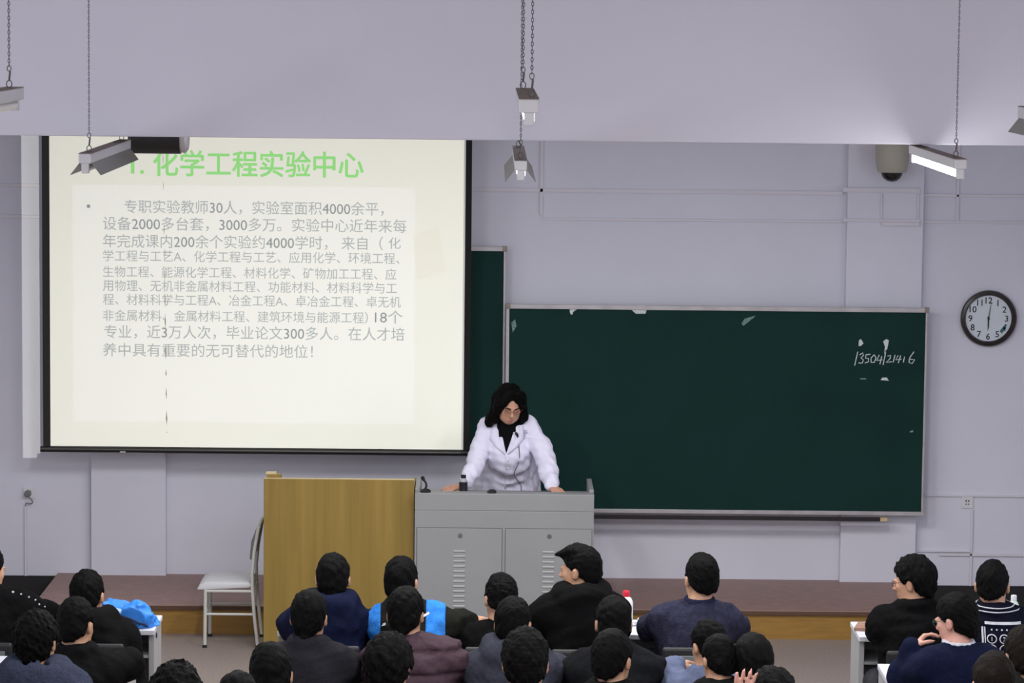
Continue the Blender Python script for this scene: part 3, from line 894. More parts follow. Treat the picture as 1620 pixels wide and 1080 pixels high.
def rotm(yaw=0, pitch=0, roll=0):
    """columns: the frame's x, y (forward), z (up); yaw>0 turns to the person's left, pitch>0 nods down"""
    return np.array((Matrix.Rotation(R(yaw), 3, 'Z') @ Matrix.Rotation(R(-pitch), 3, 'X') @ Matrix.Rotation(R(roll), 3, 'Y')))
class Head:
    """places points of a head (centre of the skull, looking along +y) in the person's frame"""
    def __init__(s, o, rot, k=1.0): s.o = np.array(o, float); s.r = rot; s.k = k
    def p(s, x, y, z): return s.o + s.r @ (np.array((x, y, z)) * s.k)
    def ell(s, F, c, r, k=.02, mode='add'): F.ell(s.p(*c), np.array(r) * s.k, k, mode, s.r)
    def cone(s, F, a, b, ra, rb, k=.012, mode='add'): F.cone(s.p(*a), s.p(*b), ra * s.k, rb * s.k, k, mode)
def add_head(F, H, female=False, lips=True):
    H.ell(F, (0, -.012, .022), (.073, .092, .094), .02)
    H.ell(F, (0, .030, -.03), (.060, .062, .076), .03)
    H.ell(F, (0, .048, -.082), (.036, .034, .030), .03)
    for s in (-1, 1):
        H.ell(F, (s * .044, .03, -.055), (.020, .040, .034), .025)
        H.ell(F, (s * .040, .062, -.018), (.021, .020, .016), .02)          # cheekbones
        H.ell(F, (s * .031, .097, .004), (.015, .012, .009), .008, 'cut')   # eye sockets
        H.ell(F, (s * .031, .081, .003), (.0125, .0125, .0115), .004)       # eyeballs under the lids
        H.ell(F, (s * .031, .088, .020), (.020, .008, .006), .01)           # brows
        H.ell(F, (s * .082, -.006, -.010), (.013, .019, .031), .008)        # ears
        H.ell(F, (s * .094, -.001, -.008), (.006, .010, .017), .004, 'cut')
        H.ell(F, (s * .010, .098, -.033), (.008, .010, .007), .008)         # nostrils
    H.cone(F, (0, .088, .008), (0, .110, -.028), .007, .0105, .012)
    H.ell(F, (0, .092, -.060), (.021, .009, .0045), .006)
    H.ell(F, (0, .090, -.069), (.018, .009, .005), .006)
    H.ell(F, (0, .103, -.0645), (.02, .006, .0014), .003, 'cut')
def hair_short(H, th=.016, low=-.088, front=.055, seed=0, bush=0.0, tuft=.004, h=.006, parts=None, side=.8):
    """cap of hair: thick on the crown, thin at the nape, free of face and ears"""
    c = H.p(0, 0, 0); m = .19 * H.k + bush
    F = Field(c - m, c + m, h)
    H.ell(F, (0, -.014, .030), (.074 + th * side + bush, .094 + th * .9 + bush, .092 + th + bush), .0)
    H.ell(F, (0, -.045, -.035), (.066 + th * .35, .060 + th * .35, .058), .03)
    H.cone(F, (0, -.052, -.05), (0, -.056, low + .01), .054, .044, .02)
    if parts: parts(F, H)
    for s in (-1, 1): H.cone(F, (s * .070, .022, .02), (s * .071, .020, -.022), .012, .006, .012)
    # plane from the hairline over the ear to the nape
    n = H.r @ np.array((0, front - low, -.165)); F.half(H.p(0, .086, front), n, .012)
    for s in (-1, 1): H.ell(F, (s * .090, -.002, -.018), (.026, .030, .042), .006, 'cut')
    if tuft: F.wrinkle(tuft * .55, 95, seed + 3, (1, 1, .7)); F.wrinkle(tuft * .5, 210, seed + 4, (1, 1, .6))
    return F.mesh('hair')
def hand_prims(F, wrist, d, up, side=1, curl=.5, k=1.0, spread=.10, thumb=1.0):
    """palm, four unequal bent fingers and a thumb off its side; d: direction of the hand, up: back of the hand, side: +1 thumb towards d x up"""
    w = np.array(wrist, float); d = np.array(d, float); d /= np.linalg.norm(d)
    u = np.array(up, float); u -= d * (u @ d); u /= np.linalg.norm(u); t = np.cross(d, u) * side
    P = lambda a, b, c: w + (d * a + t * b + u * c) * k
    for b in (-.026, -.009, .009, .026): F.cone(P(.012, b * .75, 0), P(.082, b, .003), .013 * k, .0115 * k, .012)
    for b, L, sp in ((-.029, .058, -1.4), (-.010, .074, -.4), (.010, .080, .4), (.029, .070, 1.2)):
        pts = [P(.082, b, .003)]; a = .10 * curl; pos = np.array((.082, b, .003))
        for q, l in enumerate((.46, .30, .24)):
            a2 = a + curl * (.35, .75, 1.0)[q]
            st = np.array((math.cos(a2), sp * spread, -math.sin(a2))) * L * l
            pos = pos + st; pts.append(P(*pos))
        F.chain(pts, [.0092 * k, .0086 * k, .0078 * k, .0068 * k], .004)
    pts = [P(.014, .022, -.004), P(.044, .046 * thumb, -.012), P(.070, .058 * thumb, -.016 - .01 * curl), P(.092, .060 * thumb, -.018 - .022 * curl)]
    F.chain(pts, [.014 * k, .0115 * k, .010 * k, .008 * k], .008)

# ------------------------------------------------------------------ seated students
def cloth(name, c, bump=.25, bs=60, rough=.9, namt=.12):
    return mat(name, c, rough, nscale=40, namt=namt, bump=bump, bscale=bs, spec=.08)
def panel_mesh(F, name, infl, region):
    """a piece of the garment's own surface, a little raised, cut out by region(X, Y, Z) < 0"""
    G = Field.__new__(Field); G.lo, G.h, G.n, G.ax = F.lo, F.h, F.n, F.ax
    X = G.ax[0][:, None, None]; Y = G.ax[1][None, :, None]; Z = G.ax[2][None, None, :]
    G.d = np.maximum(F.d - infl, region(X, Y, Z)).astype(np.float32)
    return G.mesh(name)
def bvh_of(me):
    vs = np.empty(len(me.vertices) * 3, np.float32); me.vertices.foreach_get('co', vs)
    return BVHTree.FromPolygons([Vector(v) for v in vs.reshape(-1, 3)], [tuple(p.vertices) for p in me.polygons])
def drape(mb, bvh, sgn, off):
    """push flat shapes along y onto a garment; sgn +1: from behind (towards +y)"""
    out = []
    for v in mb.v:
        h = bvh.ray_cast(Vector((v.x, -3 * sgn, v.z)), Vector((0, sgn, 0)))
        out.append(Vector((v.x, (h[0].y if h[0] else 0) - sgn * off, v.z)))
    mb.v = out

NSTU = [0]
def student(label, px, py, d, yaw=0, pitch=6, byaw=0, lean=.10, k=1.0, jm=None, style='crew', t=.02, sw=.165, hair=None, hm=None, lat=0.0, arms=('desk', 'desk'),
            collar=None, extra=None, roll=0, seat_label=None, tm=None, sm=None):
    NSTU[0] += 1; seed = NSTU[0] * 7
    top = at(px, py, d)
    hair = dict(hair or {}); th = hair.get('th', .016) + hair.get('bush', 0)
    yr = d - lean - .02
    gz = floor_z(yr)
    root = thing('person', label, 'person', (top.x - lat, yr, gz), R(byaw), 'seated students')
    hz = top.z - gz - (.116 + th) * k
    S = hz - .212                       # shoulder joints
    N = np.array((lat * .7, lean - .012, hz - .150))
    H = Head((lat, lean + .022, hz), rotm(yaw - byaw, pitch, roll), k)
    Wd = []
    curls = {-1: .5, 1: .5}
    for sd, a in zip((-1, 1), arms):
        if not isinstance(a, str) and len(a) > 4: curls[sd] = a[4]
        if a == 'desk': e, w, hd, hu = (sd * (sw + .035), lean + .12, max(.81, S - .26)), (sd * .12, lean + .34, .795), (-sd * .5, .85, 0), (0, 0, 1)
        elif a == 'wide': e, w, hd, hu = (sd * (sw + .085), lean + .13, max(.82, S - .24)), (sd * .16, lean + .36, .795), (-sd * .6, .8, 0), (0, 0, 1)
        elif a == 'lap': e, w, hd, hu = (sd * (sw + .03), lean - .01, S - .28), (sd * .10, lean + .20, .64), (-sd * .5, .8, -.1), (0, 0, 1)
        else: e, w, hd, hu = a[:4]
        Wd.append((np.array(e, float), np.array(w, float), hd, hu))
    # --- body: one surface from head to feet
    lo = (-.52, -.30, -.01); hi = (.52, .66, hz + .16)
    F = Field(lo, hi, .0085)
    add_head(F, H)
    F.cone(H.p(0, -.018, -.05), N, .052 * k, .056, .03)
    F.cone(N, (0, lean * .5, S - .15), .06, .11, .06)
    F.cone((0, lean * .5, S - .15), (0, 0, .54), .11, .12, .06)
    for sd, (e, w, hd, hu) in zip((-1, 1), Wd):
        sh = np.array((sd * (sw - .02), lean - .01, S))
        F.chain([np.array((0, lean - .01, S - .03)), sh, e, w], [.06, .045, .038, .029], .03)
        hand_prims(F, w, hd, hu, side=-sd if hu[2] > .5 else sd, curl=curls[sd])
        F.chain([(sd * .08, 0, .53), (sd * .12, .40, .50), (sd * .12, .38, .09), (sd * .12, .47, .035)], [.07, .052, .036, .03], .03)
    link_mesh('body', F.mesh('body'), sm or M_skin, root)
    # --- hair
    hv = dict(th=hair.get('th', .016), low=hair.get('low', -.088), front=hair.get('front', .055), bush=hair.get('bush', 0), tuft=hair.get('tuft', .004), parts=hair.get('parts'), side=hair.get('side', .8))
    link_mesh('hair', hair_short(H, seed=seed, **hv), hm or M_hair, root)
    # --- jacket
    J = Field((-.56, -.32, .42), (.56, .62, hz + .05), .0105)
    tt = t
    J.ell((0, .0, .56), (.165 + tt, .125 + tt, .16), .02)
    J.ell((0, lean * .45, (.55 + S) / 2), (.160 + tt, .112 + tt, (S - .55) / 2 + .08), .08)
    J.ell((0, lean * .75, S - .09), (sw - .03 + tt, .112 + tt, .17), .08)
    J.cone((-sw + .04, lean - .01, S - .005), (sw - .04, lean - .01, S - .005), .066 + tt, .066 + tt, .06)
    for sd, (e, w, hd, hu) in zip((-1, 1), Wd):
        J.cone(N + np.array((sd * .015, .0, -.005)), (sd * (sw - .05), lean - .012, S + .022), .052 + tt * .6, .046 + tt, .05)
        J.chain([(sd * (sw - .01), lean - .01, S - .012), e, w], [.062 + tt, .050 + tt, .036 + tt * .7], .035)
    if style == 'hood':
        pts = [N + np.array((math.sin(a) * .098, math.cos(a) * .085 - .012, .040 + .018 * math.cos(a))) for a in np.linspace(.6, 2 * math.pi - .6, 11)]
        J.chain(pts, [.034] + [.046 + .012 * math.sin(i / 10 * math.pi) for i in range(1, 10)] + [.034], .03)
        J.ell(N + np.array((0, -.105, -.025)), (.130, .066, .115), .05)
        J.ell(N + np.array((0, -.085, .055)), (.058, .040, .035), .03, 'cut')
    elif style == 'stand':
        pts = [N + np.array((math.sin(a) * .070, math.cos(a) * .066, .034)) for a in np.linspace(0, 2 * math.pi, 13)]
        J.chain(pts, [.024 + tt * .3] * 13, .025)
    J.wrinkle(.0045, 26, seed, (1, 1, 1.5)); J.wrinkle(.0025, 60, seed + 1)
    if style == 'puffer' or (extra and style == 'hoodpuffer'):
        J.disp(lambda X, Y, Z:   .019 * (1 - np.abs(np.sin(Z * math.pi / .105 + .6 * X))) ** 2.5 - .004)
    jme = J.mesh('jacket')
    link_mesh('jacket', jme, jm, root)
    if collar is not None:
        C = Field(N - .16, N + .16, .006)
        pts = [N + np.array((math.sin(a) * .070, math.cos(a) * .066 + .004, .036 + .006 * math.cos(a))) for a in np.linspace(0, 2 * math.pi, 17)]
        C.chain(pts, [.0135] * 17, .004)
        C.chain([p + np.array((0, 0, .016)) for p in pts], [.010] * 17, .008)
        link_mesh('collar', C.mesh('collar'), collar, root)
    # --- trousers and shoes (under the desks)
    T = Field((-.28, -.20, .04), (.28, .58, .72), .015)
    T.ell((0, 0, .52), (.17, .14, .10), .02)
    for sd in (-1, 1): T.chain([(sd * .09, .02, .52), (sd * .12, .41, .50), (sd * .12, .39, .10)], [.088, .070, .052], .03)
    link_mesh('trousers', T.mesh('trousers'), tm or M_trous, root)
    for sd in (-1, 1):
        B = Field((sd * .12 - .08, .30, -.01), (sd * .12 + .08, .60, .14), .012)
        B.ell((sd * .12, .46, .042), (.046, .11, .042), .02); B.cone((sd * .12, .40, .04), (sd * .12, .39, .09), .045, .046, .02)
        link_mesh('shoe', B.mesh('shoe'), M_shoe, root)
    if extra: extra(dict(root=root, H=H, N=N, S=S, lean=lean, sw=sw, J=J, jme=jme, hz=hz, t=tt))
    # the seat under the person
    a = R(byaw)
    if seat_label: seat('dark tip-up chair under the ' + seat_label, root.location.x, yr)
    return root

def part_mesh(ctx, name, me, m): return link_mesh(name, me, m, ctx['root'])
def part_mb(ctx, name, mb, m, smooth=False):
    me = bpy.data.meshes.new(name); me.from_pydata([v[:] for v in mb.v], [], mb.f); me.update()
    if smooth:
        for p in me.polygons: p.use_smooth = True
    return link_mesh(name, me, m, ctx['root'])
def glasses(ctx, m=None, r=.021):
    H = ctx['H']
    g = MB()
    for s in (-1, 1):
        g.tube([Vector(H.p(s * .032 + math.cos(a) * r * 1.15, .100 - abs(math.cos(a)) * .004, .002 + math.sin(a) * r * .85)) for a in np.linspace(0, 2 * math.pi, 17)[:-1]], .0016, 6, True)
        g.tube([Vector(H.p(s * .056, .100, .008)), Vector(H.p(s * .074, .075, .010)), Vector(H.p(s * .083, .0, .012)), Vector(H.p(s * .080, -.014, -.002))], .0015, 6)
    g.tube([Vector(H.p(-.009, .106, .006)), Vector(H.p(0, .109, .010)), Vector(H.p(.009, .106, .006))], .0015, 6)
    part_mb(ctx, 'spectacles', g, m or M_glassf, True)

J_black = cloth('jacket_black', (10, 10, 11)); J_black2 = cloth('jacket_soft_black', (15, 15, 16)); J_char = cloth('jacket_charcoal', (34, 33, 38))
J_navy = cloth('jacket_navy', (17, 22, 46)); J_maroon = cloth('puffer_maroon', (70, 53, 61), rough=.65); J_grey = cloth('hoodie_grey', (56, 57, 68))
J_fluffy = cloth('fleece_bluegrey', (56, 60, 78), bump=.7, bs=90); J_sweater = cloth('sweater_bluegrey', (46, 46, 64), namt=.3, bump=.5, bs=150)
J_dgrey = cloth('jacket_dark_grey', (24, 25, 28)); J_olive = cloth('coat_olive', (27, 27, 24)); J_denim = cloth('jacket_pale_denim', (96, 104, 130))
J_varsity = cloth('varsity_navy', (14, 15, 30)); J_dkgreen = cloth('jacket_dark_green', (14, 17, 15)); M_blue = cloth('panel_blue', (50, 122, 204)); M_wt = cloth('trim_white', (200, 200, 206))
M_grn = mat('green_frame', (44, 92, 62), .3); M_collar = cloth('sweater_collar', (34, 36, 58))
R1, R2, R3, R4, R5 = 16.27, 15.18, 14.08, 12.98, 11.88

# front row
def ex_studs(c):
    g = MB(); bv = bvh_of(c['jme'])
    for i, (px, py) in enumerate(((20, 937), (33, 940), (45, 945), (55, 950), (61, 957), (68, 963))):
        p = at(px, py, R1 - .1) - Vector(c['root'].location)
        h = bv.ray_cast(Vector((p.x, -1, p.z)), Vector((0, 1, 0)))
        if h[0] is None: continue
        b = MB().lathe((h[0].x, h[0].y, h[0].z), [(.0075 if i == 0 else .005, .004), (.004, -.005), (0, -.006)], 10, 'y')
        part_mb(c, 'stud', b, M_wt, True)
student('person in a bulky black coat with bright shoulder studs cut off by the frame edge', -22, 862, R1, seat_label='person in the studded black coat', yaw=-42, pitch=10, jm=J_black, style='stand', t=.05, sw=0.205, extra=ex_studs, arms=('desk', 'wide'))
student('person with a round black head sitting beside the blue bag', 138, 902, R1, seat_label='person beside the blue bag', yaw=-12, pitch=8, jm=J_black2, style='hood', t=.026, k=1.0, lat=-.045, arms=('desk', 'lap'))
def ex_navy(c):
    N = c['N']
    C = Field(N - .15, N + .15, .006)
    C.chain([N + np.array((math.sin(a) * .066, math.cos(a) * .062, .052)) for a in np.linspace(math.pi * .62, math.pi * .95, 6)], [.009] * 6, .004)
    part_mesh(c, 'inner_collar', C.mesh('inner_collar'), M_wt)
student('person in a navy hooded jacket in front of the oak cabinet', 527, 876, R1, seat_label='person in the navy hooded jacket', yaw=0, pitch=12, jm=J_navy, style='hood', t=.034, sw=.142, lat=.03, extra=ex_navy, hair=dict(bush=.002, low=-.10))
def ex_blue(c):
    S, sw, N = c['S'], c['sw'], c['N']
    for sx, a, b in ((-1, .165, .245), (1, .065, .170)):
        rg = lambda X, Y, Z: np.maximum(np.maximum(a - sx * X, sx * X - b), np.maximum(S - .19 - Z, Y - .12)) + 0 * Y
        part_mesh(c, 'shoulder_panel', panel_mesh(c['J'], 'shoulder_panel', .006, rg), M_blue)
    for sx in (-1, 1):
        g = MB(); bv = bvh_of(c['jme'])
        a, b_ = (Vector((.035, 0, S + .045)), Vector((.085, 0, S + .068))) if sx > 0 else (Vector((-.20, 0, S - .01)), Vector((-.14, 0, S + .012)))
        g.add([a, b_, b_ + Vector((0, 0, .012)), a + Vector((0, 0, .012))], [(0, 1, 2, 3)])
        drape(g, bv, 1, .008); part_mb(c, 'white_stripe', g, M_wt)
student('person in a dark jacket with bright blue shoulder panels before the steel lectern', 635, 880, R1, seat_label='person with blue shoulder panels', yaw=-14, pitch=8, jm=J_olive, style='stand', t=.028, sw=0.170, extra=ex_blue, arms=('desk', 'wide'), hair=dict(side=.65, bush=.001, low=-.105), lat=-.065)
student('person in a black top with the left ear bare in front of the lectern louvres', 793, 907, R1, seat_label='person in front of the lectern louvres', yaw=16, pitch=12, jm=J_black, style='crew', t=.014, sw=0.170, lat=.0, arms=('wide', 'desk'), hair=dict(side=.65, tuft=.005, low=-.075))
def quiff(F, H):
    for s in (-.045, -.02, .005, .03, .05): H.cone(F, (s, .03, .105), (s, .112, .088), .030, .009, .022)
student('person in a black hoodie turned in profile towards the oak cabinet', 928, 862, R1, seat_label='person in the black hoodie', yaw=66, pitch=4, byaw=12, jm=J_black, style='hood', t=.03, sw=0.185, lean=.14, hair=dict(side=.65, th=.017, low=-.070, front=.062, parts=quiff), arms=('wide', 'desk'), lat=.0)
student('person in a blue grey sweater with cropped sides facing the maroon platform', 1110, 875, R1, seat_label='person in the blue grey sweater', yaw=16, pitch=2, jm=J_sweater, style='crew', t=.016, sw=0.192, collar=M_collar, lean=.06, hair=dict(side=.65, th=.02, low=-.062, front=.06, tuft=.004), arms=('desk', 'desk'), lat=.03)
student('person in glasses and a black coat with bushy hair turned towards the lecturer', 1449, 878, R1, seat_label='person in glasses and black coat', yaw=64, pitch=8, byaw=5, jm=J_black, style='stand', t=.026, sw=0.175, lean=.10,
        hair=dict(th=.02, bush=.006, low=-.085, front=.06, tuft=.006), arms=(((-.150, .20, .82), (-.10, .40, .80), (-.15, .95, 0), (0, 0, 1)), 'desk'), extra=lambda c: glasses(c), lat=.0)
def ex_varsity(c):
    S, N, J = c['S'], c['N'], c['J']
    bv = bvh_of(c['jme'])
    # ribbed collar with two white lines
    for dz in (.040, .060):
        pts = []
        for a in np.linspace(0, 2 * math.pi, 33)[:-1]:
            dr = Vector((math.sin(a), math.cos(a), 0)); z = N[2] + dz + .008 * math.cos(a)
            h = bv.ray_cast(Vector((N[0], N[1], z)) + dr * .22, -dr)
            r_ = (h[0] - Vector((N[0], N[1], z))).length if h[0] else .09
            pts.append(Vector((N[0], N[1], z)) + dr * (min(max(r_, .075), .125) + .002))
        part_mb(c, 'collar_line', MB().tube(pts, .0034, 6, True), M_wt, True)
    zt = S + .042
    def strip(x0, x1, z0, z1, name, n=8):
        g = MB()
        for i in range(n):
            u0, u1 = i / n, (i + 1) / n
            if abs(x1 - x0) > abs(z1 - z0): g.add([(x0 + (x1 - x0) * u0, 0, z0), (x0 + (x1 - x0) * u1, 0, z0), (x0 + (x1 - x0) * u1, 0, z1), (x0 + (x1 - x0) * u0, 0, z1)], [(0, 1, 2, 3)])
            else: g.add([(x0, 0, z0 + (z1 - z0) * u0), (x1, 0, z0 + (z1 - z0) * u0), (x1, 0, z0 + (z1 - z0) * u1), (x0, 0, z0 + (z1 - z0) * u1)], [(0, 1, 2, 3)])
        drape(g, bv, 1, .003); part_mb(c, name, g, M_wt)
    strip(-.088, .100, zt - .007, zt + .007, 'yoke_stripe'); 
    strip(-.105, -.096, zt - .15, zt - .02, 'side_stripe'); strip(-.091, -.086, zt - .15, zt - .02, 'side_stripe')
    for i in range(6):
        g = MB(); x = -.055 + i * .026
        g.add([(x + math.cos(a) * .0045, 0, zt - .032 + math.sin(a) * .0045) for a in np.linspace(0, 2 * math.pi, 9)[:-1]], [list(range(8))[::-1]])
        drape(g, bv, 1, .003); part_mb(c, 'back_dot', g, M_wt)
    for i, tx_ in enumerate('1234567890'):
        if i == 9: x, z = .006, zt - .076 - 3 * .051
        else: x, z = -.056 + (i % 3) * .063, zt - .076 - (i // 3) * .051
        g = MB()
        g2 = []
        for a in range(20):
            a0, a1 = a / 20 * 2 * math.pi, (a + 1) / 20 * 2 * math.pi
            g.add([(x + math.cos(q) * rr, 0, z + math.sin(q) * rr * .92) for q, rr in ((a0, .0205), (a1, .0205), (a1, .0255), (a0, .0255))], [(0, 1, 2, 3)])
        text_mesh(tx_, 0, 0, z, .030, 0, g, bold=.004, centre=x)
        drape(g, bv, 1, .003); part_mb(c, 'keypad_number', g, M_wt)
student('person in a navy varsity jacket with keypad numbers across the back', 1571, 886, R1, seat_label='person in the varsity jacket', yaw=-14, pitch=8, jm=J_varsity, style='stand', t=.024, sw=0.175, lean=.08, extra=ex_varsity, hair=dict(side=.65, th=.016, low=-.066, front=.06), lat=-.03)
# second row
student('person in charcoal black sitting between the blue bag and the bulky coat', 120, 946, R2, seat_label='person between blue bag and bulky coat', yaw=-20, pitch=16, jm=J_black2, style='stand', t=.024, sw=0.160, arms=('desk', 'wide'))
student('person in a charcoal jacket right behind the navy hooded jacket', 489, 934, R2, seat_label='person in the charcoal jacket', yaw=-6, pitch=14, jm=J_char, style='stand', t=.026, sw=0.165, hair=dict(bush=.003, low=-.10))
student('person in a padded maroon jacket behind the blue shoulder panels', 642, 929, R2, seat_label='person in the padded maroon jacket', yaw=-8, pitch=14, jm=J_maroon, style='hoodpuffer', t=.036, sw=0.170, extra=lambda c: None, hair=dict(bush=.002, low=-.10), arms=('desk', 'desk'), lat=-.05)
student('person in a grey hooded jacket in front of the lectern doors', 812, 945, R2, seat_label='person in the grey hooded jacket', yaw=-10, pitch=12, jm=J_grey, style='hood', t=.030, sw=0.170, hair=dict(bush=.001))
student('person in dark grey whose head covers the black hoodie', 971, 944, R2, seat_label='person behind the black hoodie', yaw=4, pitch=12, jm=J_dgrey, style='stand', t=.022, sw=0.170)
student('person in pale denim collar below the blue grey sweater', 1122, 981, R2, seat_label='person with the pale denim collar', yaw=24, pitch=18, jm=J_denim, style='stand', t=.014, sw=0.135, k=.96, lat=.015)
def ex_chin(c): glasses(c, M_grn)
student('person in a navy jacket leaning chin on hand beside the keypad jacket', 1523, 938, R2, seat_label='person leaning chin on hand', yaw=52, pitch=12, byaw=14, jm=J_navy, style='crew', t=.022, sw=0.170, collar=M_wt,
        arms=(((-.205, .31, .79), (-.185, .235, .945), (.55, -.05, .55), (-.5, .35, .8), 1.25), 'desk'), extra=ex_chin, hair=dict(th=.018, low=-.09, front=.05), sm=M_skinp, lat=-.01)
# third row
student('person in a fluffy blue grey fleece below the studded black coat', 58, 966, R3, yaw=-14, pitch=10, jm=J_fluffy, style='hood', t=.04, sw=0.175, arms=('lap', 'lap'), hair=dict(bush=.012, low=-.13, tuft=.007))
student('person in black with the right ear bare behind the dark grey jacket', 969, 996, R3, yaw=-24, pitch=10, jm=J_black, style='stand', t=.024, sw=0.165, arms=('lap', 'lap'), hair=dict(side=.6, bush=.006, low=-.08))
student('person in dark green wearing a small earpiece under the pale denim collar', 1138, 1004, R3, yaw=18, pitch=14, jm=J_dkgreen, style='stand', t=.024, sw=0.140, k=.86, arms=('lap', 'lap'), hair=dict(bush=.0), lat=.0)
student('person with a rounded black head before the empty aisle floor', 1192, 1003, R3, yaw=0, pitch=12, jm=J_black, style='crew', t=.02, sw=0.155, arms=('lap', 'lap'), hair=dict(bush=.008, low=-.12), lat=.0)
student('person in a dark olive coat cut off by the frame edge below the varsity jacket', 1622, 990, R3, yaw=10, pitch=10, jm=J_olive, style='hood', t=.04, sw=0.170, arms=('lap', 'lap'), hm=M_hairb, hair=dict(bush=.006))
# fourth row
student('person with dark grey hair low before the wooden cabinet edge', 428, 1017, R4, yaw=8, pitch=12, jm=J_dgrey, style='stand', t=.024, sw=0.155, arms=('lap', 'lap'), hair=dict(bush=.002, low=-.11))
student('person with wide bushy black hair below the padded maroon jacket', 615, 1002, R4, yaw=-12, pitch=10, jm=J_black, style='crew', t=.02, sw=0.135, arms=('lap', 'lap'), hair=dict(bush=.016, low=-.09, tuft=.008))
student('person with both ears showing below the grey hooded jacket', 832, 993, R4, yaw=-4, pitch=6, jm=J_navy, style='crew', t=.018, sw=0.165, arms=('lap', 'lap'), k=1.06, hair=dict(side=.6, bush=.008, low=-.085, front=.05, tuft=.006))
student('person with brown hair below the keypad numbers', 1573, 1033, R4, yaw=6, pitch=14, jm=J_black2, style='stand', t=.02, sw=0.150, arms=('lap', 'lap'), hm=M_hairb, hair=dict(bush=.002, low=-.12))
# last row in view
student('person with bushy black hair below the empty floor by the blue bag', 279, 1047, R5, yaw=0, pitch=10, jm=J_black2, style='stand', t=.02, sw=0.160, arms=('lap', 'lap'), hair=dict(bush=.014, low=-.10, tuft=.008))
student('person whose black crown just shows below the pale grey chair', 376, 1063, R5, yaw=0, pitch=10, jm=J_black2, style='stand', t=.02, sw=0.150, arms=('lap', 'lap'), hair=dict(bush=.0), k=.96)
student('person raising an open hand in front of the aisle', 1222, 1056, R5, yaw=0, pitch=10, jm=J_black2, style='stand', t=.02, sw=0.160,
        arms=(((-.27, .14, .86), (-.135, .06, 1.115), (.22, .0, 1), (-.1, .95, .1), .3), 'lap'), hair=dict(bush=.008, tuft=.006), sm=M_skinp)

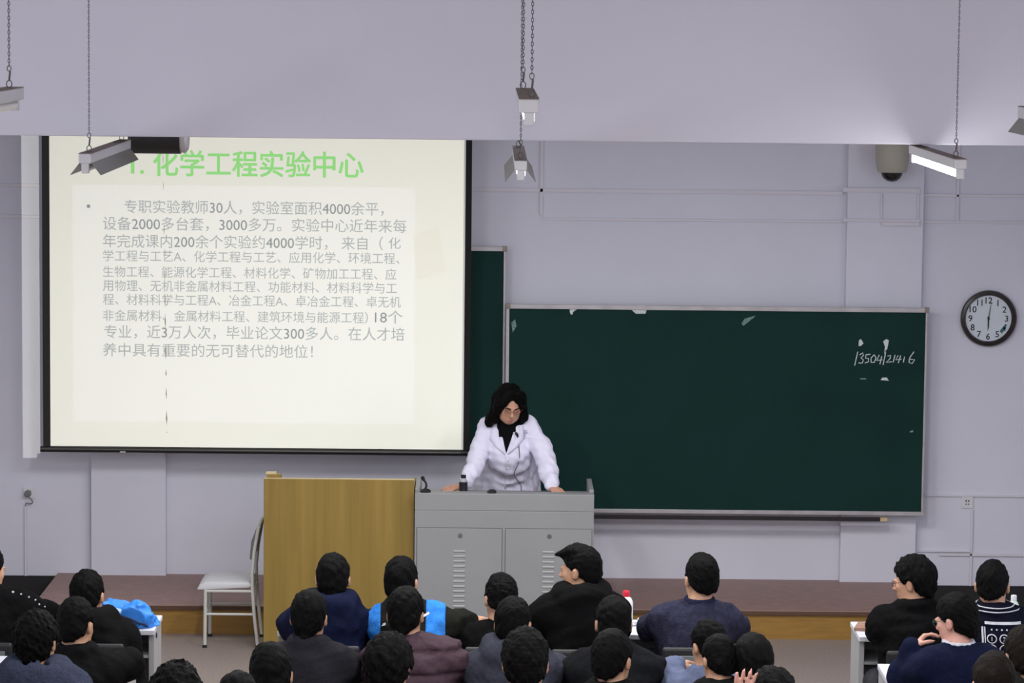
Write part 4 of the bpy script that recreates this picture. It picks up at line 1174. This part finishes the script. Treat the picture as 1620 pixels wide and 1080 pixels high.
# ------------------------------------------------------------------ the lecturer
def lecturer():
    LX, LY = at(803, 700, 20.3).x, 20.48
    root = thing('person', 'woman lecturer in a white lab coat leaning with both hands on the steel lectern', 'person', (LX, LY, ZS), R(180))
    # person's frame: +x towards the picture's left (her right), +y towards the students
    def Lp(px, py, Y):
        p = at(px, py, Y); return np.array((-(p.x - LX), -(Y - LY), p.z - ZS))
    top = Lp(805, 609, 20.13)
    hc = np.array((top[0] - .004, top[1], top[2] - .128))
    H = Head(hc, rotm(13, 22, -3), .98)
    shL, shR = Lp(835, 676, 20.24), Lp(773, 676, 20.24)      # shoulder joints: picture right / picture left
    mid = (shL + shR) / 2
    N = mid + np.array((0, .015, .055))
    hip = np.array((mid[0], -.03, .80))
    zt = .972 - ZS
    wR, wL = Lp(735, 766, 19.95), Lp(873, 767, 19.95)
    wR[2] = zt + .055; wL[2] = zt + .055
    eR, eL = Lp(754, 729, 20.13), Lp(864, 729, 20.13)
    F = Field((-.5, -.4, -.01), (.5, .75, 1.50), .0065)
    add_head(F, H)
    F.cone(H.p(0, -.02, -.06), N - np.array((0, .02, .01)), .046, .052, .03)
    F.chain([N, mid - np.array((0, .05, .16)), hip], [.055, .10, .12], .06)
    for s, sh, e, w, hd in ((-1, shL, eL, wL, (-.42, .80, -.42)), (1, shR, eR, wR, (.95, .26, -.22))):
        F.chain([mid, sh, e, w], [.06, .042, .034, .024], .03)
        hand_prims(F, w + np.array((0, 0, -.004)), hd, (0, .25, 1), side=s, curl=.28, spread=.16, k=.96)
        F.chain([hip + np.array((s * .08, 0, 0)), (mid[0] + s * .09, .0, .42), (mid[0] + s * .10, -.05, .07), (mid[0] + s * .11, .06, .03)], [.085, .055, .036, .03], .03)
    link_mesh('body', F.mesh('body'), mat('skin_lecturer', (196, 148, 122), .5, nscale=18, namt=.05), root)
    # hair: parted bob falling to the shoulders
    G = Field(hc - .26, hc + .22, .0055)
    H.ell(G, (0, -.020, .034), (.094, .108, .102), .0)
    H.ell(G, (0, -.065, -.05), (.100, .062, .120), .04)
    for s in (-1, 1):
        H.cone(G, (s * .072, .012, .05), (s * .096, .010, -.09), .034, .036, .03)
        H.cone(G, (s * .096, .010, -.08), (s * .112, .008, -.125), .038, .022, .03)
        H.cone(G, (s * .020, .055, .105), (s * .078, .058, .02), .026, .018, .02)
        H.cone(G, (s * .078, .058, .02), (s * .090, .046, -.07), .020, .022, .02)
        H.cone(G, (s * .07, -.06, -.10), (s * .09, -.07, -.15), .05, .024, .03)
    H.ell(G, (.004, .096, -.012), (.054, .062, .092), .010, 'cut')
    H.ell(G, (0, .05, -.11), (.058, .08, .075), .02, 'cut')
    H.cone(G, (.006, .112, .06), (.004, .085, .115), .026, .004, .012, 'cut')
    G.wrinkle(.0075, 62, 5, (1, 1, .3)); G.wrinkle(.004, 150, 6, (1, 1, .25))
    link_mesh('hair', G.mesh('hair'), M_hair, root)
    # face details
    ctx = dict(root=root, H=H)
    glasses(ctx, mat('thin_copper_frame', (120, 78, 60), .3, metal=.4), .020)
    lp = Field(H.p(0, .09, -.065) - .04, H.p(0, .09, -.065) + .04, .003)
    H.ell(lp, (0, .0935, -.0600), (.020, .0085, .0038), .002); H.ell(lp, (0, .0920, -.0685), (.017, .0085, .0045), .002)
    H.ell(lp, (0, .103, -.0645), (.022, .006, .0012), .001, 'cut')
    link_mesh('lips', lp.mesh('lips'), M_lip, root)
    eb = MB()
    for s in (-1, 1):
        eb.tube([Vector(H.p(s * .014, .098, .021)), Vector(H.p(s * .032, .097, .026)), Vector(H.p(s * .050, .086, .022))], [.0028, .0034, .002], 6)
    for s in (-1, 1):
        eb.tube([Vector(H.p(s * .021, .0935, -.002)), Vector(H.p(s * .032, .0945, -.0045)), Vector(H.p(s * .043, .090, -.001))], [.001, .0016, .001], 6)
    part_mb(ctx, 'eyebrow', eb, M_hair, True)
    # black roll-neck under the coat
    C = Field(N - .24, N + .20, .007)
    C.cone(N + np.array((0, -.01, -.02)), H.p(0, -.012, -.085), .064, .058, .02)
    C.ell(mid + np.array((0, .03, -.06)), (.105, .085, .15), .05)
    link_mesh('roll_neck', C.mesh('roll_neck'), cloth('knit_black', (14, 14, 17)), root)
    # white coat
    J = Field((-.55, -.42, .36), (.55, .70, 1.36), .0065)
    J.ell(hip + np.array((0, .02, -.05)), (.215, .19, .34), .02)
    J.chain([hip + np.array((0, .01, .05)), mid + np.array((0, -.03, -.16))], [.175, .15], .10)
    J.ell(mid + np.array((0, .0, -.12)), (.150, .125, .18), .06)
    J.cone(shR, shL, .068, .068, .05)
    for s, sh, e, w in ((-1, shL, eL, wL), (1, shR, eR, wR)):
        J.cone(N + np.array((s * .02, -.01, -.005)), sh + np.array((-s * .02, 0, .012)), .056, .056, .04)
        cuff = w + (e - w) * .16
        J.chain([sh, sh + (e - sh) * .55 + np.array((s * .006, 0, 0)), e, e + (w - e) * .45, cuff], [.070, .062, .058, .054, .045], .025)
        J.chain([cuff - (e - w) * -.0, w + (e - w) * .06], [.046, .044], .012)
    # neck opening in a V
    vb = mid + np.array((.012, .20, -.155)); 
    J.wrinkle(.007, 24, 31, (1.4, 1, .6)); J.wrinkle(.0045, 52, 32, (1, 1, 1.2))
    J.chain([N + np.array((0, .03, .10)), N + np.array((0, .05, -.0))], [.064, .064], .01, 'cut')
    zn = N[2] + .03
    def vee(X, Y, Z):
        f = np.clip((zn - Z) / (zn - vb[2]), 0, 1)
        return np.maximum(np.maximum(np.abs(X - (N[0] + (vb[0] - N[0]) * f)) - .066 * (1 - f), vb[2] - Z), N[1] - .01 - Y)
    J.d = np.maximum(J.d, -vee(J.ax[0][:, None, None], J.ax[1][None, :, None], J.ax[2][None, None, :])).astype(np.float32)
    jme = J.mesh('lab_coat')
    link_mesh('lab_coat', jme, M_coat, root)
    bv = bvh_of(jme)
    def surf(x, z, off=.004):
        h = bv.ray_cast(Vector((x, 3, z)), Vector((0, -1, 0)))
        return Vector((x, (h[0].y if h[0] else mid[1] + .1) + off, z))
    def surf_px(px, py, off=.004):
        p = Lp(px, py, 20.13); return surf(p[0], p[2], off)
    # lapels: flat collar flaps lying beside the V
    for s in (-1, 1):
        a = MB()
        zs = [N[2] + .03, N[2] - .02, mid[2] - .06, mid[2] - .11, vb[2] + .0]
        xin = [.058, .064, .052, .034, .006]; xout = [.074, .100, .112, .072, .012]
        vs = []
        for z, xi, xo in zip(zs, xin, xout):
            c0 = N[0] + (vb[0] - N[0]) * (N[2] + .03 - z) / (N[2] + .03 - vb[2])
            for x in (c0 + s * xi, c0 + s * (xi + xo) / 2, c0 + s * xo):
                vs.append(surf(x, z, .007))
        f = []
        for i in range(len(zs) - 1):
            for j in range(2):
                f.append((i * 3 + j, i * 3 + j + 1, i * 3 + j + 4, i * 3 + j + 3))
        a.add(vs, f)
        o = part_mb(ctx, 'lapel', a, M_coat, True)
        md = o.modifiers.new('thickness', 'SOLIDIFY'); md.thickness = .004; md.offset = 0
    # button placket, buttons, pocket
    pl = MB(); pts = [surf(vb[0] + .003, z, .003) for z in np.linspace(vb[2] - .005, .76, 14)]
    pl.tube(pts, .0028, 6); part_mb(ctx, 'placket_seam', pl, M_coat, True)
    for z in np.linspace(vb[2] - .04, .80, 4):
        p = surf(vb[0] - .012, z, .003)
        b = MB().lathe(p, [(.0065, -.001), (.0065, .003), (0, .004)], 12, 'y'); part_mb(ctx, 'button', b, M_white, True)
    pk = MB(); p0_, p1_ = surf_px(832, 694), surf_px(848, 694)
    pk.tube([surf_px(x, 693 + (x - 830) * .1, .003) for x in (829, 834, 839, 844)], .0028, 6)
    part_mb(ctx, 'pocket_edge', pk, M_coat, True)
    emb = MB()
    for dx, dy, r in ((0, 0, 3.2), (4, -5, 2.4), (-2, -6, 2.0)):
        emb.tube([surf_px(828 + dx + math.cos(q) * r, 689 + dy + math.sin(q) * r, .002) for q in np.linspace(0, 5.6, 9)], .0022, 5)
    part_mb(ctx, 'chest_emblem', emb, cloth('emblem_thread', (150, 148, 180)), True)
    # lapel microphone with its wire
    m = MB(); p = surf_px(818, 687, .012)
    m.tube([p + Vector((.010, .004, .014)), p, p + Vector((-.006, .0, -.016))], [.008, .010, .005], 12)
    o1 = part_mb(ctx, 'lapel_microphone', m, M_dark, True)
    wp = [(818, 690), (821, 705), (822, 722), (820, 735), (815, 745), (813, 752), (816, 760), (822, 768), (825, 776), (825, 786)]
    wv = [surf_px(x, y, .006) for x, y in wp]
    sm = []
    for i in range(len(wv) - 1):
        for q in (0, .33, .66): sm.append(wv[i].lerp(wv[i + 1], q))
    o2 = part_mb(ctx, 'microphone_wire', MB().tube(sm + [wv[-1]], .0021, 6), M_dark, True)
    # bracelet at the picture's right cuff
    dv = (eL - wL) / np.linalg.norm(eL - wL); q = wL + dv * .022
    u = np.cross(dv, (0, 1, 0)); u /= np.linalg.norm(u); v = np.cross(dv, u)
    part_mb(ctx, 'bracelet', MB().tube([Vector(q + (u * math.cos(a) + v * math.sin(a)) * .033) for a in np.linspace(0, 2 * math.pi, 19)[:-1]], .003, 6, True), M_alu, True)
    # trousers and shoes behind the lectern
    T = Field((mid[0] - .3, -.3, .04), (mid[0] + .3, .3, .86), .015)
    for s in (-1, 1): T.chain([hip + np.array((s * .08, 0, -.02)), (mid[0] + s * .09, .0, .42), (mid[0] + s * .10, -.05, .06)], [.11, .075, .058], .03)
    link_mesh('trousers', T.mesh('trousers'), M_trous, root)
    for s in (-1, 1):
        B = Field((mid[0] + s * .105 - .09, -.2, -.01), (mid[0] + s * .105 + .09, .2, .14), .012)
        B.ell((mid[0] + s * .108, .02, .042), (.044, .11, .042), .02); B.cone((mid[0] + s * .10, -.04, .05), (mid[0] + s * .10, -.05, .09), .045, .046, .02)
        link_mesh('shoe', B.mesh('shoe'), M_shoe, root)
lecturer()

# ------------------------------------------------------------------ things on the desks
def blue_bag():
    BY = 16.68; c = at(204, 1000, BY); z0 = .752
    t = thing('backpack', 'bright blue backpack lying on the front row desk', 'bag', (c.x, BY, z0))
    def bp(px, py): p = at(px, py, BY); return np.array((p.x, BY, p.z))
    F = Field((c.x - .30, 16.50, z0 - .01), (c.x + .24, 16.95, z0 + .30), .008)
    F.ell(bp(198, 990), (.135, .15, .085), .03)
    F.ell(bp(172, 984) + np.array((0, .02, 0)), (.09, .12, .10), .04)
    F.ell(bp(224, 996) + np.array((0, -.02, 0)), (.078, .13, .072), .03)
    F.ell((bp(220, 984)[0], 16.59, z0 + .055), (.090, .10, .062), .03)
    F.ell(bp(186, 966) + np.array((0, .02, 0)), (.09, .09, .035), .03)
    F.half((c.x, BY, z0 + .002), (0, 0, -1), .006)
    F.wrinkle(.010, 24, 4, (1.6, 1, 1)); F.wrinkle(.006, 60, 5, (1.4, 1, 1))
    bd = F.mesh('bag_body')
    loc = np.array((c.x, BY, z0))
    def shift(me):
        for v in me.vertices: v.co -= Vector(loc)
        return me
    X0 = bp(206, 981)
    def edge(X, Z): return X0[2] - .30 * (X - X0[0]) - 1.2 * (X - X0[0]) ** 2 + .012 * np.sin(X * 60) - Z      # <0 above the flap's edge
    fl = panel_mesh(F, 'flap', .011, lambda X, Y, Z: edge(X, Z) + 0 * Y)
    f2 = panel_mesh(F, 'side_patch', .006, lambda X, Y, Z: np.maximum(np.sqrt(((X - bp(205, 996)[0]) / 2.4) ** 2 + (Z - bp(205, 996)[2]) ** 2) - .012, Y - BY) + 0 * Y)
    f3 = panel_mesh(F, 'top_print', .013, lambda X, Y, Z: np.maximum(np.sqrt(((X - bp(192, 960)[0]) / 4.5) ** 2 + (Z - bp(192, 960)[2]) ** 2 * .6) - .008, Y - 16.74) + 0 * Y)
    link_mesh('bag_body', shift(bd), cloth('bag_blue_shell', (34, 104, 186), bs=16), t)
    for nm, me_, m_ in (('flap', fl, M_bag), ('side_patch', f2, M_wt), ('top_print', f3, cloth('pale_blue_print', (170, 206, 238)))):
        if len(me_.vertices): link_mesh(nm, shift(me_), m_, t)
    bv = bvh_of(bd)
    for pts in (((176, 978), (186, 968), (198, 966), (212, 969), (226, 976), (238, 985), (244, 992)), ((196, 996), (208, 996), (222, 994), (234, 991), (243, 987))):
        q = []
        for p_ in pts:
            w = bp(*p_) - loc
            h = bv.ray_cast(Vector((w[0], -1, w[2])), Vector((0, 1, 0)))
            if h[0] is not None: q.append(h[0] + Vector(loc) + Vector((0, -.014, .004)))
        if len(q) > 2: MB().tube(q, .0055, 6).build('zip_seam', M_bagd, t, smooth=True)
    a = bp(243, 1000)
    MB().tube([a + np.array((-.06, -.02, .055)), a + np.array((-.01, -.03, .04)), a + np.array((.012, -.05, -.01)), a + np.array((-.02, -.06, z0 + .008 - a[2])), a + np.array((-.10, -.07, z0 + .008 - a[2]))], [.010, .014, .016, .012, .010], 8).build('strap', M_bagd, t, smooth=True)
blue_bag()
def bottle(label, px, ytop, Y, z0, r, mbody, mcap, capk=.16):
    top = at(px, ytop, Y); Hh = top.z - z0
    t = thing('bottle', label, 'bottle', (top.x, Y, z0))
    MB().lathe((top.x, Y, z0), [(0, 0), (r * .9, 0), (r, .006), (r, Hh * .68), (r * .8, Hh * .78), (r * .46, Hh * (1 - capk)), (0, Hh * (1 - capk))], 28).build('bottle_body', mbody, t, smooth=True)
    MB().lathe((top.x, Y, z0), [(0, Hh * (1 - capk)), (r * .52, Hh * (1 - capk)), (r * .52, Hh * .97), (r * .45, Hh), (0, Hh)], 20).build('cap', mcap, t, smooth=True)
    return t
bottle('white bottle with red cap half hidden by the black hoodie', 991, 934, 16.74, .751, .036, M_white, M_red)
bottle('pale green bottle beside the head of the varsity jacket', 1604, 941, 16.74, .751, .03, M_paleg, M_white)
tb = at(1535, 1040, 15.45); zt9 = tb.z
tr = thing('drink_tumbler', 'clear tumbler of reddish drink in front of the navy jacket', 'tumbler', (tb.x, 15.45, .751))
MB().lathe((tb.x, 15.45, .751), [(0, 0), (.026, 0), (.027, .01), (.027, (zt9 - .751) * .62), (0, (zt9 - .751) * .62)], 24).build('drink', M_rdrink, tr, smooth=True)
MB().lathe((tb.x, 15.45, .751), [(.0275, (zt9 - .751) * .62), (.028, (zt9 - .751) * .86)], 24, caps=False).build('wall', M_clear, tr, smooth=True)
MB().lathe((tb.x, 15.45, .751), [(.030, (zt9 - .751) * .86), (.030, zt9 - .751 - .004), (.026, zt9 - .751), (0, zt9 - .751)], 24).build('lid', M_alu, tr, smooth=True)
# crumpled tissue and the papers on the desks
tq = at(1012, 984, 16.74)
F = Field((tq.x - .06, 16.66, .745), (tq.x + .06, 16.82, .82), .006)
for dx, dy, dz, r in ((-.016, 0, .016, .018), (.012, .01, .018, .020), (.0, -.012, .012, .016), (.0, .004, .034, .011)): F.ell((tq.x + dx, 16.74 + dy, .7515 + dz), (r, r * .9, r * .75), .006)
F.wrinkle(.004, 130, 2)
F.half((0, 0, .7512), (0, 0, -1), .002)
o = link_mesh('crumpled_tissue', F.mesh('crumpled_tissue'), M_paper); prop(o, 'crumpled white tissue on the desk beside the blue grey sweater', 'tissue')
def paper(label, px, py, Y, w, d, rz=0, m=None, h=.0015, name='paper_sheet', cat='paper'):
    p = at(px, py, Y)
    rot = Matrix.Rotation(R(rz), 3, 'Z')
    o = MB().box((p.x - w / 2, Y - d / 2, .7508), (p.x + w / 2, Y + d / 2, .7508 + h), rot).build(name, m or M_paper, None, bevel=.0004)
    return prop(o, label, cat)
paper('white paper sheet on the second desk behind the sweater', 1062, 1062, 15.60, .30, .21, 8)
paper('open book under the hand of the man in glasses', 1372, 992, 16.72, .12, .17, -14, cloth('book_cover', (150, 118, 104)), .018, 'book', 'book')
